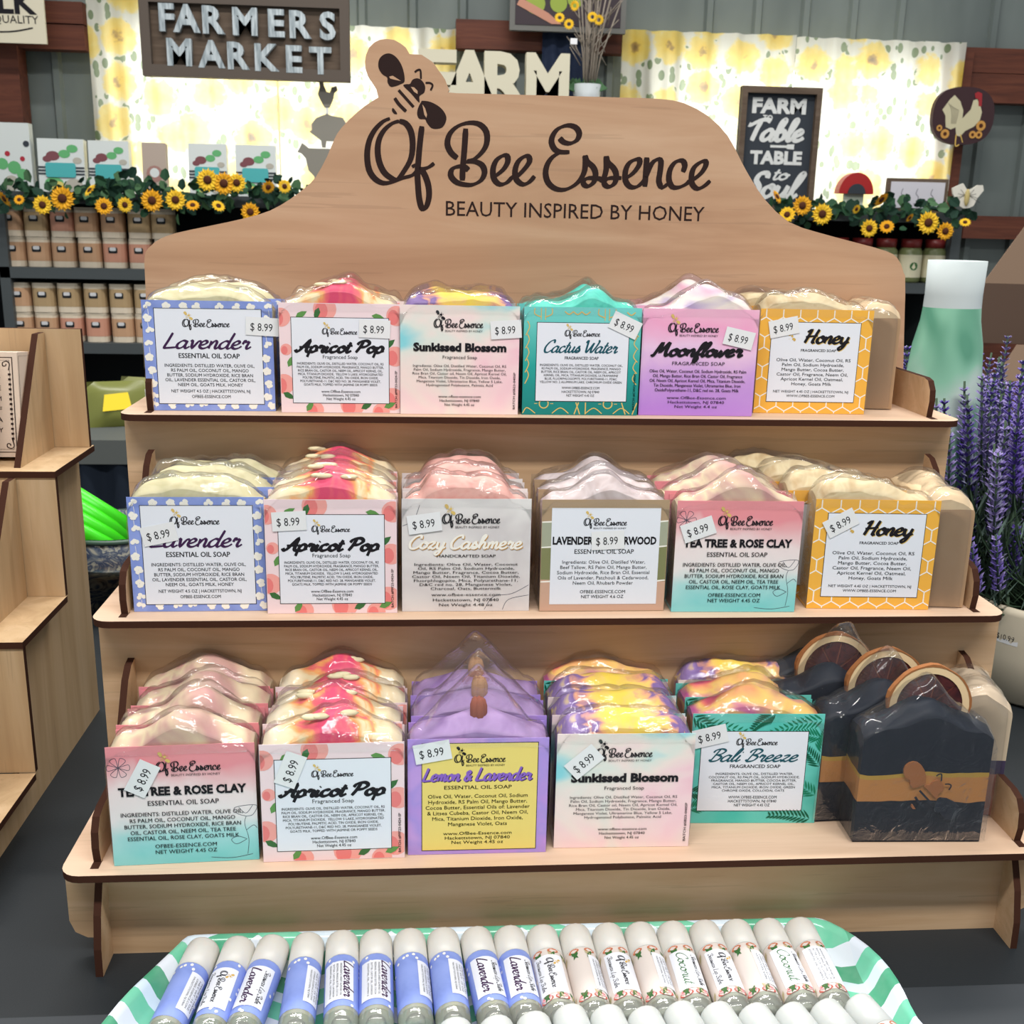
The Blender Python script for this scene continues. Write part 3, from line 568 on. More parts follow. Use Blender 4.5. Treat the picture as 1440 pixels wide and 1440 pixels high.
# panel (x0,x1,z0,z1,material,frame); logo (cx,base,width,bee,tagline); title; sub (text,base,cap,width); block (lines,cx,first base,pitch,width,bold); foot [(text,base,cap,width)]
LAB = {
 'lavender': dict(panel=(-33.6, 34.2, 5, 70.4, 'p', 1), logo=(-1, 58.4, 30, 'gold', 0), title=('s', 'Lavender', 0, 43.5, 10.5, 55, 'plum', .08, .2, .25), sub=('ESSENTIAL OIL SOAP', 36.8, 3.5, 39, .02), block=(L_LAV, 0, 30.6, 3.35, 58, .006), foot=[('NET WEIGHT 4.5 OZ | HACKETTSTOWN, NJ', 12.8, 2.2, 51), ('OFBEE-ESSENCE.COM', 9, 2.2, 25)]),
 'apricot': dict(panel=(-33, 33.5, 7, 66, 'p', 1), logo=(0, 55, 24, 'gold', 0), title=('s', 'Apricot Pop', 1, 42.5, 8.2, 60, 'k', .17, .33, .22), sub=('Fragranced Soap', 38, 2.6, 24, 0), block=(L_APR, 0, 33.8, 2.45, 60, .006), foot=[('www.OfBee-Essence.com', 14.2, 2, 27), ('Hackettstown, NJ 07840', 11.6, 2, 25), ('Net Weight 4.45 oz', 9, 2, 20)], side='BATCH #PPF23-0424-SP'),
 'sunkissed': dict(logo=(-1, 61, 34, 'k', 1), title=('t', 'Sunkissed Blossom', 0, 44.6, 5.6, 65, 'k', .05), sub=('Fragranced Soap', 39.2, 2.4, 24, 0), block=(L_SUN, 0, 33.4, 2.7, 66, 0), foot=[('www.ofbee-essence.com', 11.8, 1.9, 30), ('Hackettstown, NJ 07840', 8.9, 1.9, 28), ('Net Weight 4.45 oz', 6, 1.9, 21)], side='BATCH #SB23-0405P'),
 'cactus': dict(panel=(-32, 33, 10, 65, 'p', 1), logo=(0, 56, 25, 'gold', 0), title=('s', 'Cactus Water', 0, 44.5, 8.6, 52, 'teal', .07, .18, .35), sub=('FRAGRANCED SOAP', 39.6, 2.2, 24, .02), block=(L_CAC, 0, 34.8, 2.4, 59, .006), foot=[('WWW.OFBEE-ESSENCE.COM', 18.6, 1.8, 27), ('HACKETTSTOWN, NJ 07840', 15.8, 1.8, 27), ('NET WEIGHT 4.45 OZ', 13.2, 1.8, 20)], side='BATCH #CWO-0405P'),
 'moonflower': dict(logo=(-5, 60, 36, 'gold', 1), title=('s', 'Moonflower', 0, 43, 9.2, 64, 'k', .17, .31, .25), sub=('FRAGRANCED SOAP', 36.4, 2.6, 38, 0), block=(L_MOON, 0, 31, 3.4, 70, .015), foot=[('www.OfBee-Essence.com', 12, 2.1, 43), ('Hackettstown, NJ 07840', 8.8, 2.1, 41), ('Net Weight 4.4 oz', 5.6, 2.1, 31)]),
 'honey': dict(panel=(-32.5, 32.5, 8.8, 66.5, 'p', 1), logo=None, title=('s', 'Honey', 9, 52, 9.6, 33, 'k', .12, .28, .2), sub=('FRAGRANCED SOAP', 45.6, 2, 26, .02), block=(L_HON, 0, 38.4, 3.5, 55, .005), foot=[('NET WEIGHT 4.45 OZ | HACKETTSTOWN, NJ', 15.4, 1.9, 56), ('WWW.OFBEE-ESSENCE.COM', 12.2, 1.9, 36)]),
 'cashmere': dict(logo=(3, 60, 37, 'gold', 1), title=('s', 'Cozy Cashmere', 0, 43, 8.8, 73, 'cream', .12, .2, .2), sub=('HANDCRAFTED SOAP', 37, 2, 38, .02), block=(L_CASH, 0, 31.4, 2.75, 70, .006), foot=[('www.ofbee-essence.com', 10.6, 2, 45), ('Hackettstown, NJ 07840', 7, 2, 43), ('Net Weight 4.48 oz', 3.6, 2, 35)]),
 'cedar': dict(panel=(-35, 36, 5, 70.5, 'p', 0), logo=(0, 59, 28, 'gold', 1), title=('t', 'LAVENDER & CEDARWOOD', 0, 46.2, 5.2, 68, 'k', .04), sub=('ESSENTIAL OIL SOAP', 39.8, 3.2, 39, .01), block=(L_CED, 0, 33, 3.6, 61, 0), foot=[('OFBEE-ESSENCE.COM', 12.6, 2.3, 30), ('NET WEIGHT 4.6 OZ', 9.2, 2.3, 28)]),
 'teatree': dict(logo=(4, 60, 36, 'gold', 1), title=('t', 'TEA TREE & ROSE CLAY', 0, 45, 5.4, 72, 'k', .045), sub=('ESSENTIAL OIL SOAP', 38.4, 3.2, 40, .01), block=(L_TEA, -1, 31.6, 3.9, 69, .01), foot=[('OFBEE-ESSENCE.COM', 10.6, 2.6, 35), ('NET WEIGHT 4.45 OZ', 6.8, 2.6, 35)]),
 'lemon': dict(panel=(-33, 35, 3, 73, 'lemon', 1), logo=(1, 61, 30, 'k', 1), title=('s', 'Lemon & Lavender', 0, 49, 8.4, 64, 'violet', .09, .2, .2), sub=('ESSENTIAL OIL SOAP', 43.4, 2.5, 40, .01), block=(L_LEM, 0, 37.6, 3.7, 62, .005), foot=[('www.OfBee-Essence.com', 13, 2.2, 41), ('Hackettstown, NJ 07840', 10, 2.2, 39), ('Net Weight 4.45 oz', 7, 2.2, 31)]),
 'bali': dict(panel=(-35, 32, 9, 64, 'p', 1), logo=(0, 55, 26, 'gold', 0), title=('s', 'Bali Breeze', 0, 43.6, 8.6, 56, 'teal', .08, .18, .4), sub=('FRAGRANCED SOAP', 39, 2.5, 32, .02), block=(L_BALI, 0, 34.2, 2.35, 58, .006), foot=[('WWW.OFBEE-ESSENCE.COM', 17.6, 2, 31), ('HACKETTSTOWN, NJ 07840', 14.8, 2, 31), ('NET WEIGHT 4.45 OZ', 12, 2, 23)])}
FD = -.0132            # front plane of a sleeve
_FC = {}
def fm(k): return {'k': INK, 'p': PAPER}.get(k) or FIN[k]
def face_meshes(kind):
    """pattern, panel and lettering meshes of one sleeve front, made once"""
    if kind in _FC: return _FC[kind]
    L = LAB[kind]; out = []
    if kind in PATS:
        b = MB(); PATS[kind](b, FD-.00006); out.append(('printed_pattern', b))
    if 'panel' in L:
        x0, x1, z0, z1, m, fr = L['panel']; b = MB(); P = mm(FD-.00018)
        if fr: b.flat([(x0-.4, z0-.4), (x1+.4, z0-.4), (x1+.4, z1+.4), (x0-.4, z1+.4)], INK, P)
        b.flat([(x0, z0), (x1, z0), (x1, z1), (x0, z1)], fm(m), mm(FD-.00022)); out.append(('label_panel', b))
    b = MB(); P = mm(FD-.00034)
    if L['logo']:
        cx, base, wd, bee, tl = L['logo']; draw_logo(b, INK, P, cx, base, wd, fm(bee), tl, wk=1.25)
    if kind == 'honey':
        for q in BEE_F: b.flat([((-22+(p[0]-LX0)*130), 56+(p[1]-LZB-.06)*130) for p in q], GOLD, P)
    T = L['title']
    if T[0] == 's':
        col = T[6]; sh = {'honey': 'gold', 'cashmere': 'tan', 'lemon': 'plum'}.get(kind)
        if sh: b.script(T[1], FIN[sh], mm(FD-.00025), T[2], T[3], T[4], T[5], T[7], T[8], T[9], dx=.5, dy=-.5)
        b.script(T[1], fm(col), P, T[2], T[3], T[4], T[5], T[7], T[8], T[9])
    else: b.text(T[1], fm(T[6]), P, T[2], T[3], T[4], T[5], bold=T[7])
    t, base, cap, wd, bo = L['sub']; b.text(t, INK, P, 3 if kind == 'honey' else 0, base, cap, wd, bold=bo)
    lines, cx, z, dz, wd, bo = L['block']; mx = max(text_mesh(t, bo)[2] for t in lines); cap = dz*.68
    for i, t in enumerate(lines): b.text(t, INK, P, cx, z-i*dz, cap, text_mesh(t, bo)[2]*wd/mx, bold=bo)
    for t, base, cap, wd in L['foot']: b.text(t, INK, P, 0, base, cap, wd, bold=.006)
    if 'side' in L: b.text(L['side'], INK, lambda u, v: (.0385-v*.001, FD-.00034, u*.001), 17, -.8, 1.6, 26, bold=.015)
    out.append(('lettering', b))
    _FC[kind] = [(n, q.build(n)) for n, q in out]
    return _FC[kind]
def sleeve_mesh(m):
    b = MB(); d = -FD; t = .0003
    b.box((-CW/2, -d, 0), (CW/2, -d+t, CH), m); b.box((-CW/2, d-t, 0), (CW/2, d, CH-.002), m); b.box((-CW/2, -d+t, 0), (CW/2, d-t, t), m); return b
def hbar(kind, seed):
    o = seed*3.7
    def H(x, y):
        u = x/.04; n = noise.noise(Vector((x*40+o, y*60, o))); n2 = noise.noise(Vector((x*110+o, y*130, 2+o)))
        base = .0725
        A = {'lavender': .0095*max(0, 1-abs(u+.1)**3), 'apricot': .013*math.exp(-(u/.55)**2)+.002, 'sunkissed': .0085*max(0, 1-abs(u)**4), 'cactus': .011*math.exp(-((u-.15)/.35)**2)+.002,
             'moonflower': .018*math.exp(-((u-.2)/.5)**2), 'honey': .010*max(0, 1-abs(u+.35)**2)+.001, 'cashmere': .013*max(0, 1-abs(u*1.35)**5), 'cedar': .013*math.exp(-(u/.38)**2)+.001,
             'teatree': .016*math.exp(-((u-.05)/.5)**2)+.001, 'lemon': .008*math.exp(-(u/.6)**2)+.002, 'bali': .011*math.exp(-((u+.05)/.55)**2), 'black': .014*math.exp(-((u-.0)/.5)**2)+.002,
             'tan': .004, 'triple': .006*(1-u)}[kind]
        bump = .0035*n*(1-abs(u)**6) + .0014*n2
        yb = y/.0115
        return base + A*(1-.25*max(0, -yb-.0)) + bump + .003*(1-yb*yb) - .004*max(0, abs(u)-.85)*6
    return H
def bar_builder(kind, seed, w=.0805, d=.0235):
    b = MB(); H = hbar(kind, seed); m = SOAP[kind]; nx, ny = 34, 9
    def fn(u, v):
        x = (u-.5)*w; k = v*(ny+3)
        # around: bottom front, front edge, top points, back edge, bottom back
        return (x, 0, 0)
    rows = []
    for i in range(nx):
        x = (i/(nx-1)-.5)*w; row = [(x, -d/2, .0004)]
        row.append((x, -d/2, min(.071, H(x, -d/2)-.002)))
        for j in range(ny): y = -d/2+d*j/(ny-1); row.append((x, y*.985, H(x, y)))
        row.append((x, d/2, .069)); row.append((x, d/2, .0004)); rows.append(row)
    n = len(rows[0]); vs = [p for r in rows for p in r]; fs = []
    for i in range(nx-1):
        for j in range(n): l = (j+1) % n; fs.append((i*n+j, (i+1)*n+j, (i+1)*n+l, i*n+l))
    b.add(vs, [f for k, f in enumerate(fs)], m, False)
    for k in range(len(fs)): b.sm[k] = (k % n) in range(2, n-3)
    b.add(rows[0], [tuple(range(n))], m); b.add(rows[-1], [tuple(range(n))[::-1]], m)
    return b, H
def film_builder(kind, seed, H, w=.084, full=False, tent=0, tx=0, tw=.02, puff=.002):
    b = MB(); o = seed*5.1; d = .0275
    def Z(x, y):
        u = abs(x)/(w/2); z = H(max(-.04, min(.04, x)), max(-.0115, min(.0115, y)))+.0012+puff*(.5+noise.noise(Vector((x*30+o, y*40, 7))))
        z += .003*abs(noise.noise(Vector((x*70+o, y*25+x*30, 3+o))))**.8
        if tent: z = max(z, H(x, 0)*1.0+tent*max(0, 1-abs(x-tx)/tw)+.0015*noise.noise(Vector((x*150, y*60, o))))
        return z if u < .93 else z-(u-.93)*.08
    def fn(u, v):
        x = (u-.5)*w; s = (v-.5)*2; y = s*d/2
        yt = y*(1-.55*min(1, tent/.03)*max(0, 1-abs(x-tx)/tw)) if tent else y
        return (x, yt, Z(x, y)-.004*abs(s)**4)
    b.grid(46, 12, fn, FILM)
    zf = .002 if full else .0705
    for s in (-1, 1):
        def side(u, v, s=s):
            x = (u-.5)*w; top = fn(u, 0 if s < 0 else 1); z = top[2]+(zf-top[2])*v
            yb = top[1]+(s*d/2-top[1])*min(1, v*4.5)
            return (x, yb+s*.0003*math.sin(v*PI)+s*.0004*noise.noise(Vector((x*90+o, z*90, 5))), z)
        b.grid(46, 10 if full else 3, side, FILM)
    for e in (0, 1):
        def end(u, v, e=e):
            top = fn(e, u); z = top[2]+(.001-top[2])*v
            return (top[0]+(1 if e else -1)*.0007*noise.noise(Vector((u*5, z*80, o))), top[1], z)
        b.grid(8, 12, end, FILM)
    return b
_BC = {}
def sticker(parent, x, z, ang, y=FD-.0006, txt='$ 8.99', w=.0215, h=.0125, clip=False):
    b = MB(); c, s = math.cos(ang), math.sin(ang); P = lambda u, v: (x+u*c-v*s, y, z+u*s+v*c)
    b.add([P(-w/2, -h/2), P(w/2, -h/2), P(w/2, h/2), P(-w/2, h/2)]+[(p[0], p[1]+.0001, p[2]) for p in (P(-w/2, -h/2), P(w/2, -h/2), P(w/2, h/2), P(-w/2, h/2))], [(0, 1, 2, 3), (1, 0, 4, 5), (2, 1, 5, 6), (3, 2, 6, 7), (0, 3, 7, 4)], STK)
    st = b.build('price_sticker', parent); b = MB(); y2 = y-.00006; P2 = lambda u, v: (x+u*c-v*s, y2, z+u*s+v*c)
    b.text(txt, INK, P2, -w*.03, -.0030, .0055, w*.66, bold=0); b.build('price', st)
NAMES = dict(lavender='lavender', apricot='apricot pop', sunkissed='sunkissed blossom', cactus='cactus water', moonflower='moonflower', honey='honey', cashmere='cozy cashmere', cedar='lavender and cedarwood', teatree='tea tree and rose clay', lemon='lemon and lavender', bali='bali breeze', black='navy and gold')
SLV = dict(lavender='blue floral sleeve', apricot='pink peach-print sleeve', sunkissed='pastel watercolour sleeve', cactus='teal gold-line sleeve', moonflower='pink-violet sleeve', honey='amber honeycomb sleeve', cashmere='pale marbled sleeve', cedar='taupe striped sleeve', teatree='rose-aqua sleeve', lemon='lilac sleeve with yellow label', bali='green palm-leaf sleeve')
ORD = ['', 'right behind the front one', 'third from the front', 'fourth from the front', 'fifth from the front', 'sixth from the front']
TIER = ['bottom', 'middle', 'top']
def soap(kind, tier, depth, x, y, rz=0, seed=1, stick=None, sc=1.0, lift=0, tilt=0, col=None, tent=0, tx=0, tw=.02, puff=.002, txt=None):
    nm = 'soap_bar'
    if txt: lab = txt
    elif depth == 0: lab = '%s soap in %s, front of the %s shelf' % (NAMES[kind], SLV[kind], TIER[tier])
    else: lab = '%s soap on the %s shelf, %s' % (NAMES[kind], TIER[tier], ORD[depth])+('' if col is None else col)
    r = empty(nm, (x, y, ZK[tier]+.0002+lift), rz, lab, 'soap', 'wrapped soap bars on the %s shelf' % TIER[tier], rot=(tilt, 0, rz)); r.scale = (sc, 1, 1)
    bb, H = bar_builder(kind, seed); bb.build('bar', r)
    if kind in LAB:
        key = 's'+kind
        if key not in _BC: _BC[key] = sleeve_mesh(CARD[kind]).build('sleeve', r).data; sl = r.children[-1]; sl = [c for c in r.children if c.name.startswith('sleeve')][0]
        else: sl = new_obj('sleeve', _BC[key], r)
        fmz = face_meshes(kind)
        for n, o in fmz:
            if depth > 0 and n == 'lettering': continue
            if o.parent is None: o.parent = sl
            else: c = o.copy(); COL.objects.link(c); c.parent = sl
    film_builder(kind, seed, H, tent=tent, tx=tx, tw=tw, puff=puff).build('film', r)
    if stick: sticker(r, stick[0]*.001, stick[1]*.001, math.radians(stick[2]), y=FD-.0007)
    return r
def row(kind, tier, px, py, n, rz=0, stick=None, seed=1, back=None, dy=.0275, sc=1.0, drift=0, hh=None, **kw):
    p = atz(px, py, ZK[tier]); y0 = max(p.y, YK[tier]+.003)+.0136
    rr = random.Random(seed)
    for k in range(n):
        kk = (back or {}).get(k, kind)
        d2 = dict(kw)
        if kk != kind: d2['col'] = ' in the %s row' % kind
        if k and 'tent' in d2 and kind != 'lemon': d2.pop('tent')
        soap(kk, tier, k, p.x+(drift*k)+(rr.uniform(-.002, .002) if k else 0), y0+k*dy, math.radians(rz if k == 0 else rr.uniform(-1.2, 1.2)), seed+k*2.3, stick if k == 0 else None, sc=sc, puff=.002+.002*(k > 0), **d2)
# ------------------------------------------------------------------ soaps on the three shelves
row('lavender', 2, 298, 578, 2, .5, (35, 59, -3), 1, sc=1.06, drift=.004)
row('apricot', 2, 480, 581, 2, 0, (24, 59, -2), 2)
row('sunkissed', 2, 646, 583, 2, 0, (32, 60, 4), 3)
row('cactus', 2, 815, 584, 2, 0, (30, 64, -24), 4)
row('moonflower', 2, 978, 585, 2, -1, (28, 56, -12), 5, drift=-.010)
row('honey', 2, 1138, 582, 2, -2, (-24, 63, 12), 6, drift=-.016)
row('lavender', 1, 283, 860, 3, .5, (-23, 52, 12), 7, sc=1.02, drift=.004)
row('apricot', 1, 468, 863, 4, 0, (-26, 62, 3), 8, dy=.0265)
row('cashmere', 1, 655, 860, 3, 0, (-27, 60, 8), 9)
row('cedar', 1, 846, 860, 3, 0, (2, 49, 3), 10)
row('teatree', 1, 1031, 861, 3, -1, (-27, 57, 20), 11, drift=-.003)
row('honey', 1, 1221, 857, 4, -3, (-24, 60, 30), 12, drift=-.012, dy=.0255)
row('teatree', 0, 262, 1214, 4, 2.5, (-22, 56, 62), 13, dy=.0268)
row('apricot', 0, 470, 1210, 4, 1, (-24, 60, 68), 14, dy=.0262)
row('lemon', 0, 671, 1201, 3, 0, (-27, 68, 10), 15, dy=.030, tent=.030, tx=0, tw=.034)
row('sunkissed', 0, 874, 1192, 4, -1, (-25, 58, 42), 16, back={3: 'bali'}, dy=.026)
row('bali', 0, 1056, 1158, 3, -2, (-30, 61, 14), 17, back={2: 'sunkissed'}, dy=.026)
# rosebuds pressed on the lilac soaps, petals on the peach ones
BUD = mat('dried_rosebud', (150, 84, 66), .8); BUD2 = mat('dried_rosebud_tan', (184, 140, 100), .8); PET = mat('dried_petal', (228, 216, 176), .8)
for o in [o for o in COL.objects if o.name.startswith('soap_bar') and o.get('label', '').startswith('lemon')]:
    b = MB(); m = BUD if 'front of' in o['label'] else BUD2
    for k in range(7):
        a = 2*PI*k/5; r = .0028 if k < 5 else .0012
        b.blob((r*math.cos(a)*.8, r*math.sin(a)*.7, .088), (.0034, .003, .0085), m, 7, 5)
    b.blob((0, 0, .081), (.003, .003, .004), FIN['leaf'], 6, 4); b.build('rosebud', o)
for o in [o for o in COL.objects if o.name.startswith('soap_bar') and o.get('label', '').startswith('apricot')]:
    rr = random.Random(len(o['label'])+int(o.location.y*1000))
    for k in range(3):
        b = MB(); b.blob((rr.uniform(-.018, .012), rr.uniform(-.004, .004), .0885+rr.uniform(-.001, .001)), (.006, .003, .0018), PET, 8, 4); b.build('dried_petal', o)
# plain bars turned sideways at the right-hand ends
def side_bar(kind, tier, px, py, seed, lab, rz, X=None, w=.080):
    p = atz(px, py, ZK[tier]); r = empty('soap_bar', (p.x, p.y+.044, ZK[tier]+.0002), 0, lab, 'soap', None, rot=(0, 0, math.radians(rz)))
    bb, H = bar_builder(kind, seed, d=.034); bb.build('bar', r); film_builder(kind, seed, H, full=True, w=.086, puff=.0015).build('film', r); return r
side_bar('tan', 2, 1232, 577, 31, 'unlabelled tan soap turned sideways at the right end of the top shelf', 84)
side_bar('tan', 1, 1330, 857, 32, 'unlabelled tan soap turned sideways at the right end of the middle shelf', 84)
side_bar('triple', 0, 1392, 1150, 33, 'cream and brown layered soap behind the navy soaps on the bottom shelf', 74)
# navy soaps topped with dried orange slices
RIND = mat('dried_orange_rind', (158, 102, 60), .8); PITH = mat('dried_orange_pith', (232, 202, 158), .8); FLESH = swirl('dried_orange_flesh', [(52, 20, 26), (84, 34, 34), (40, 16, 24)], 60)
def orange_slice(parent, c, R, rz, tilt):
    e = MB(); T = Matrix.Translation(c) @ Matrix.Rotation(rz, 4, 'Z') @ Matrix.Rotation(tilt, 4, 'X')
    def ring(r0, r1, y0, y1, m, name):
        b = MB(); n = 36; pr = []
        for i in range(n):
            a = 2*PI*i/n; wv = 1+.015*math.sin(5*a)+.012*math.sin(9*a+1)
            for r, y in ((r0, y0), (r1*wv, y0), (r1*wv, y1), (r0, y1)): pr.append(T @ Vector((r*math.cos(a), y, r*math.sin(a))))
        fs = [(i*4+k, i*4+(k+1) % 4, ((i+1) % n)*4+(k+1) % 4, ((i+1) % n)*4+k) for i in range(n) for k in range(4)]
        b.add(pr, fs, m, False); return b.build(name, parent)
    s = ring(R*.955, R, -.0020, .0020, RIND, 'rind'); s.name = 'orange_slice'
    b = MB(); b.mats = []; ring2 = ring(R*.79, R*.96, -.0018, .0018, PITH, 'pith'); ring2.parent = s
    for k in range(9):
        a0, a1 = 2*PI*k/9+.025, 2*PI*(k+1)/9-.025; g = MB(); pts = [(R*.08*math.cos((a0+a1)/2), R*.08*math.sin((a0+a1)/2))]+[(R*.82*math.cos(a0+(a1-a0)*t/4), R*.82*math.sin(a0+(a1-a0)*t/4)) for t in range(5)]
        g.prism(pts, -.0012, .0012, FLESH, 'y', T=T); g.build('segment', s)
    g = MB(); g.prism(circ(0, 0, R*.8, 20), -.0006, .0006, mat('dried_membrane', (120, 66, 52), .8), 'y', T=T); g.build('membrane', s)
NAVYL = ['navy soap with gold band and stamped bee, front one with orange slice', 'navy soap with dried orange slice, directly behind the front navy one', 'navy soap with dried orange slice, third from the front', 'navy soap with dried orange slice, rearmost against the riser']
for k, (px, py, dx, dy, rz) in enumerate([(1290, 1186, 0, 0, -2), (1290, 1186, -.016, .027, 2), (1290, 1186, -.040, .054, -1), (1290, 1186, -.046, .0805, 1)]):
    p = atz(px, py, 0); r = empty('soap_bar', (p.x+dx, p.y+.0136+dy, .0002), 0, NAVYL[k], 'soap', 'navy soaps topped with orange slices', rot=(0, 0, math.radians(rz)))
    bb, H = bar_builder('black', 40+k, d=.0245); bb.build('bar', r)
    film_builder('black', 40+k, H, full=True, w=.0855, tent=(.016, .022, .034, .028)[k], tx=(.0, .004, .012, .022)[k], tw=.035).build('film', r)
    orange_slice(r, Vector((.006, .004+.004, .0835)), .0265, 0, -.06)
    if k == 0:
        b = MB(); kk = .070/(LX1-LX0)*2.9; cx, cz = BEE_F[1][0]
        f = lambda q: [((a-cx)*kk*-1*-1+.004, (c-cz)*kk+.0400) for a, c in q]
        P = XZ(-.0126)
        for q in BEE_F: b.prism(f(q), -.0134, -.0121, (mat('stamp_copper', (156, 98, 58), .5) if q is not BEE_F[2] else mat('stamp_navy', (22, 30, 44), .5)), 'y')
        for q, wd in BEE_S: b.ribbon(f(q), mat('stamp_navy', (22, 30, 44), .5), XZ(-.0136), wd*kk*.8)
        b.build('stamped_bee', r)
# ------------------------------------------------------------------ tray
def tray_mat():
    m = mat('leaf_green_enamel', (60, 190, 140), .18, .5); t = NT(m); v = t.coord(); s = t.sep(v)
    tri = t.math('PINGPONG', t.math('ADD', s[0], 10.03), .040)
    q = t.math('ADD', s[1], t.math('MULTIPLY', tri, .5)); f = t.math('FRACT', t.math('MULTIPLY', t.math('ADD', q, 5), 21))
    par = t.math('GREATER_THAN', t.math('FRACT', t.math('MULTIPLY', t.math('ADD', s[0], 10.03), 1/.080)), .5)
    a = t.ramp(f, [(0, (226, 232, 244)), (.26, (88, 196, 156)), (.55, (208, 226, 242)), (.72, (22, 150, 104))], 'CONSTANT')
    b = t.ramp(f, [(0, (222, 230, 244)), (.26, (40, 164, 120)), (.55, (214, 230, 244)), (.72, (84, 200, 160))], 'CONSTANT')
    c = t.mix(par, a, b); n = t.noise(v, 60, 3); t.color(t.mix(t.math('MULTIPLY', n, .25), c, (235, 245, 245))); return m
TRAY = tray_mat()
half = [(270, 1311), (255, 1318), (240, 1334), (229, 1350), (214, 1364), (192, 1382), (170, 1402), (152, 1425), (141, 1447)]
L_ = [atz(a, c, -.052) for a, c in half]; R_ = [atz(a, c, -.052) for a, c in [(1130, 1276), (1152, 1281), (1168, 1292), (1184, 1304), (1208, 1318), (1236, 1340), (1262, 1374), (1280, 1408), (1292, 1447)]]
ytop = .0155
Lp = [(p.x, min(p.y, ytop)) for p in L_]; Rp = [(p.x, min(p.y, ytop)) for p in R_]
Lp = [(Lp[0][0]+.020, ytop), (Lp[0][0]+.002, ytop-.0012)]+Lp[2:]; Rp = [(Rp[0][0]-.020, ytop), (Rp[0][0]+.002, ytop-.0012)]+Rp[2:]
cy = -.155
low = lambda P: [(x, 2*cy-y) for x, y in P]
out = Lp + [(Lp[-1][0]-.012, -.09), (Lp[-1][0]-.019, cy), (Lp[-1][0]-.012, 2*cy+.09)] + low(Lp)[::-1] + low(Rp) + [(Rp[-1][0]+.014, 2*cy+.1), (Rp[-1][0]+.022, cy), (Rp[-1][0]+.014, -.10)] + Rp[::-1]
out = smooth_path(out, 4, True)
def resample(P, n):
    L = [0]
    for i in range(len(P)): L.append(L[-1]+math.dist(P[i], P[(i+1) % len(P)]))
    o = []; k = 0
    for j in range(n):
        t = L[-1]*j/n
        while L[k+1] < t: k += 1
        f = (t-L[k])/max(1e-9, L[k+1]-L[k]); a, c = P[k], P[(k+1) % len(P)]; o.append((a[0]+(c[0]-a[0])*f, a[1]+(c[1]-a[1])*f))
    return o
out = resample(out, 150)
for _ in range(3): out = [tuple((out[i-1][j]+2*out[i][j]+out[(i+1) % 150][j])/4 for j in (0, 1)) for i in range(150)]
ctr = ((Lp[0][0]+Rp[0][0])/2, cy)
def inset(d):
    r = []; n = len(out)
    for i in range(n):
        a, c = out[i-1], out[(i+1) % n]; dx, dy = c[0]-a[0], c[1]-a[1]; L = math.hypot(dx, dy) or 1
        r.append((out[i][0]-dy/L*d, out[i][1]+dx/L*d))
    for _ in range(int(abs(d)/.003)): r = [tuple((r[i-1][j]+2*r[i][j]+r[(i+1) % n][j])/4 for j in (0, 1)) for i in range(n)]
    return r
area_ = sum(out[i][0]*out[(i+1) % len(out)][1]-out[(i+1) % len(out)][0]*out[i][1] for i in range(len(out)))
sg = 1 if area_ > 0 else -1
TR = empty('serving_tray', (0, 0, -.0664), 0, 'oval tray printed with green and white chevrons holding two rows of lip balms', 'tray')
b = MB(); levels = [(0, .0142), (.0012, .0152), (.0035, .0150), (.006, .0125), (.010, .0055), (.015, .0018), (.022, .0010)]
rings = [[(x, y, z) for x, y in inset(sg*d)] for d, z in levels]; n = len(out)
vs = [p for r in rings for p in r]; fs = [(k*n+i, (k+1)*n+i, (k+1)*n+(i+1) % n, k*n+(i+1) % n) for k in range(len(rings)-1) for i in range(n)]
vs2 = [(x, y, z-.0010) for x, y, z in vs]; base = len(vs)
b.add(vs+vs2, [f if sg < 0 else f[::-1] for f in fs]+[tuple(base+j for j in (f[::-1] if sg < 0 else f)) for f in fs]+[(i, (i+1) % n, base+(i+1) % n, base+i) for i in range(n)], TRAY, True)
k0 = (len(rings)-1)*n
b.add([vs[k0+i] for i in range(n)]+[(ctr[0], ctr[1], .0010)], [((i, (i+1) % n, n) if sg > 0 else ((i+1) % n, i, n)) for i in range(n)], TRAY)
b.build('tray_body', TR)
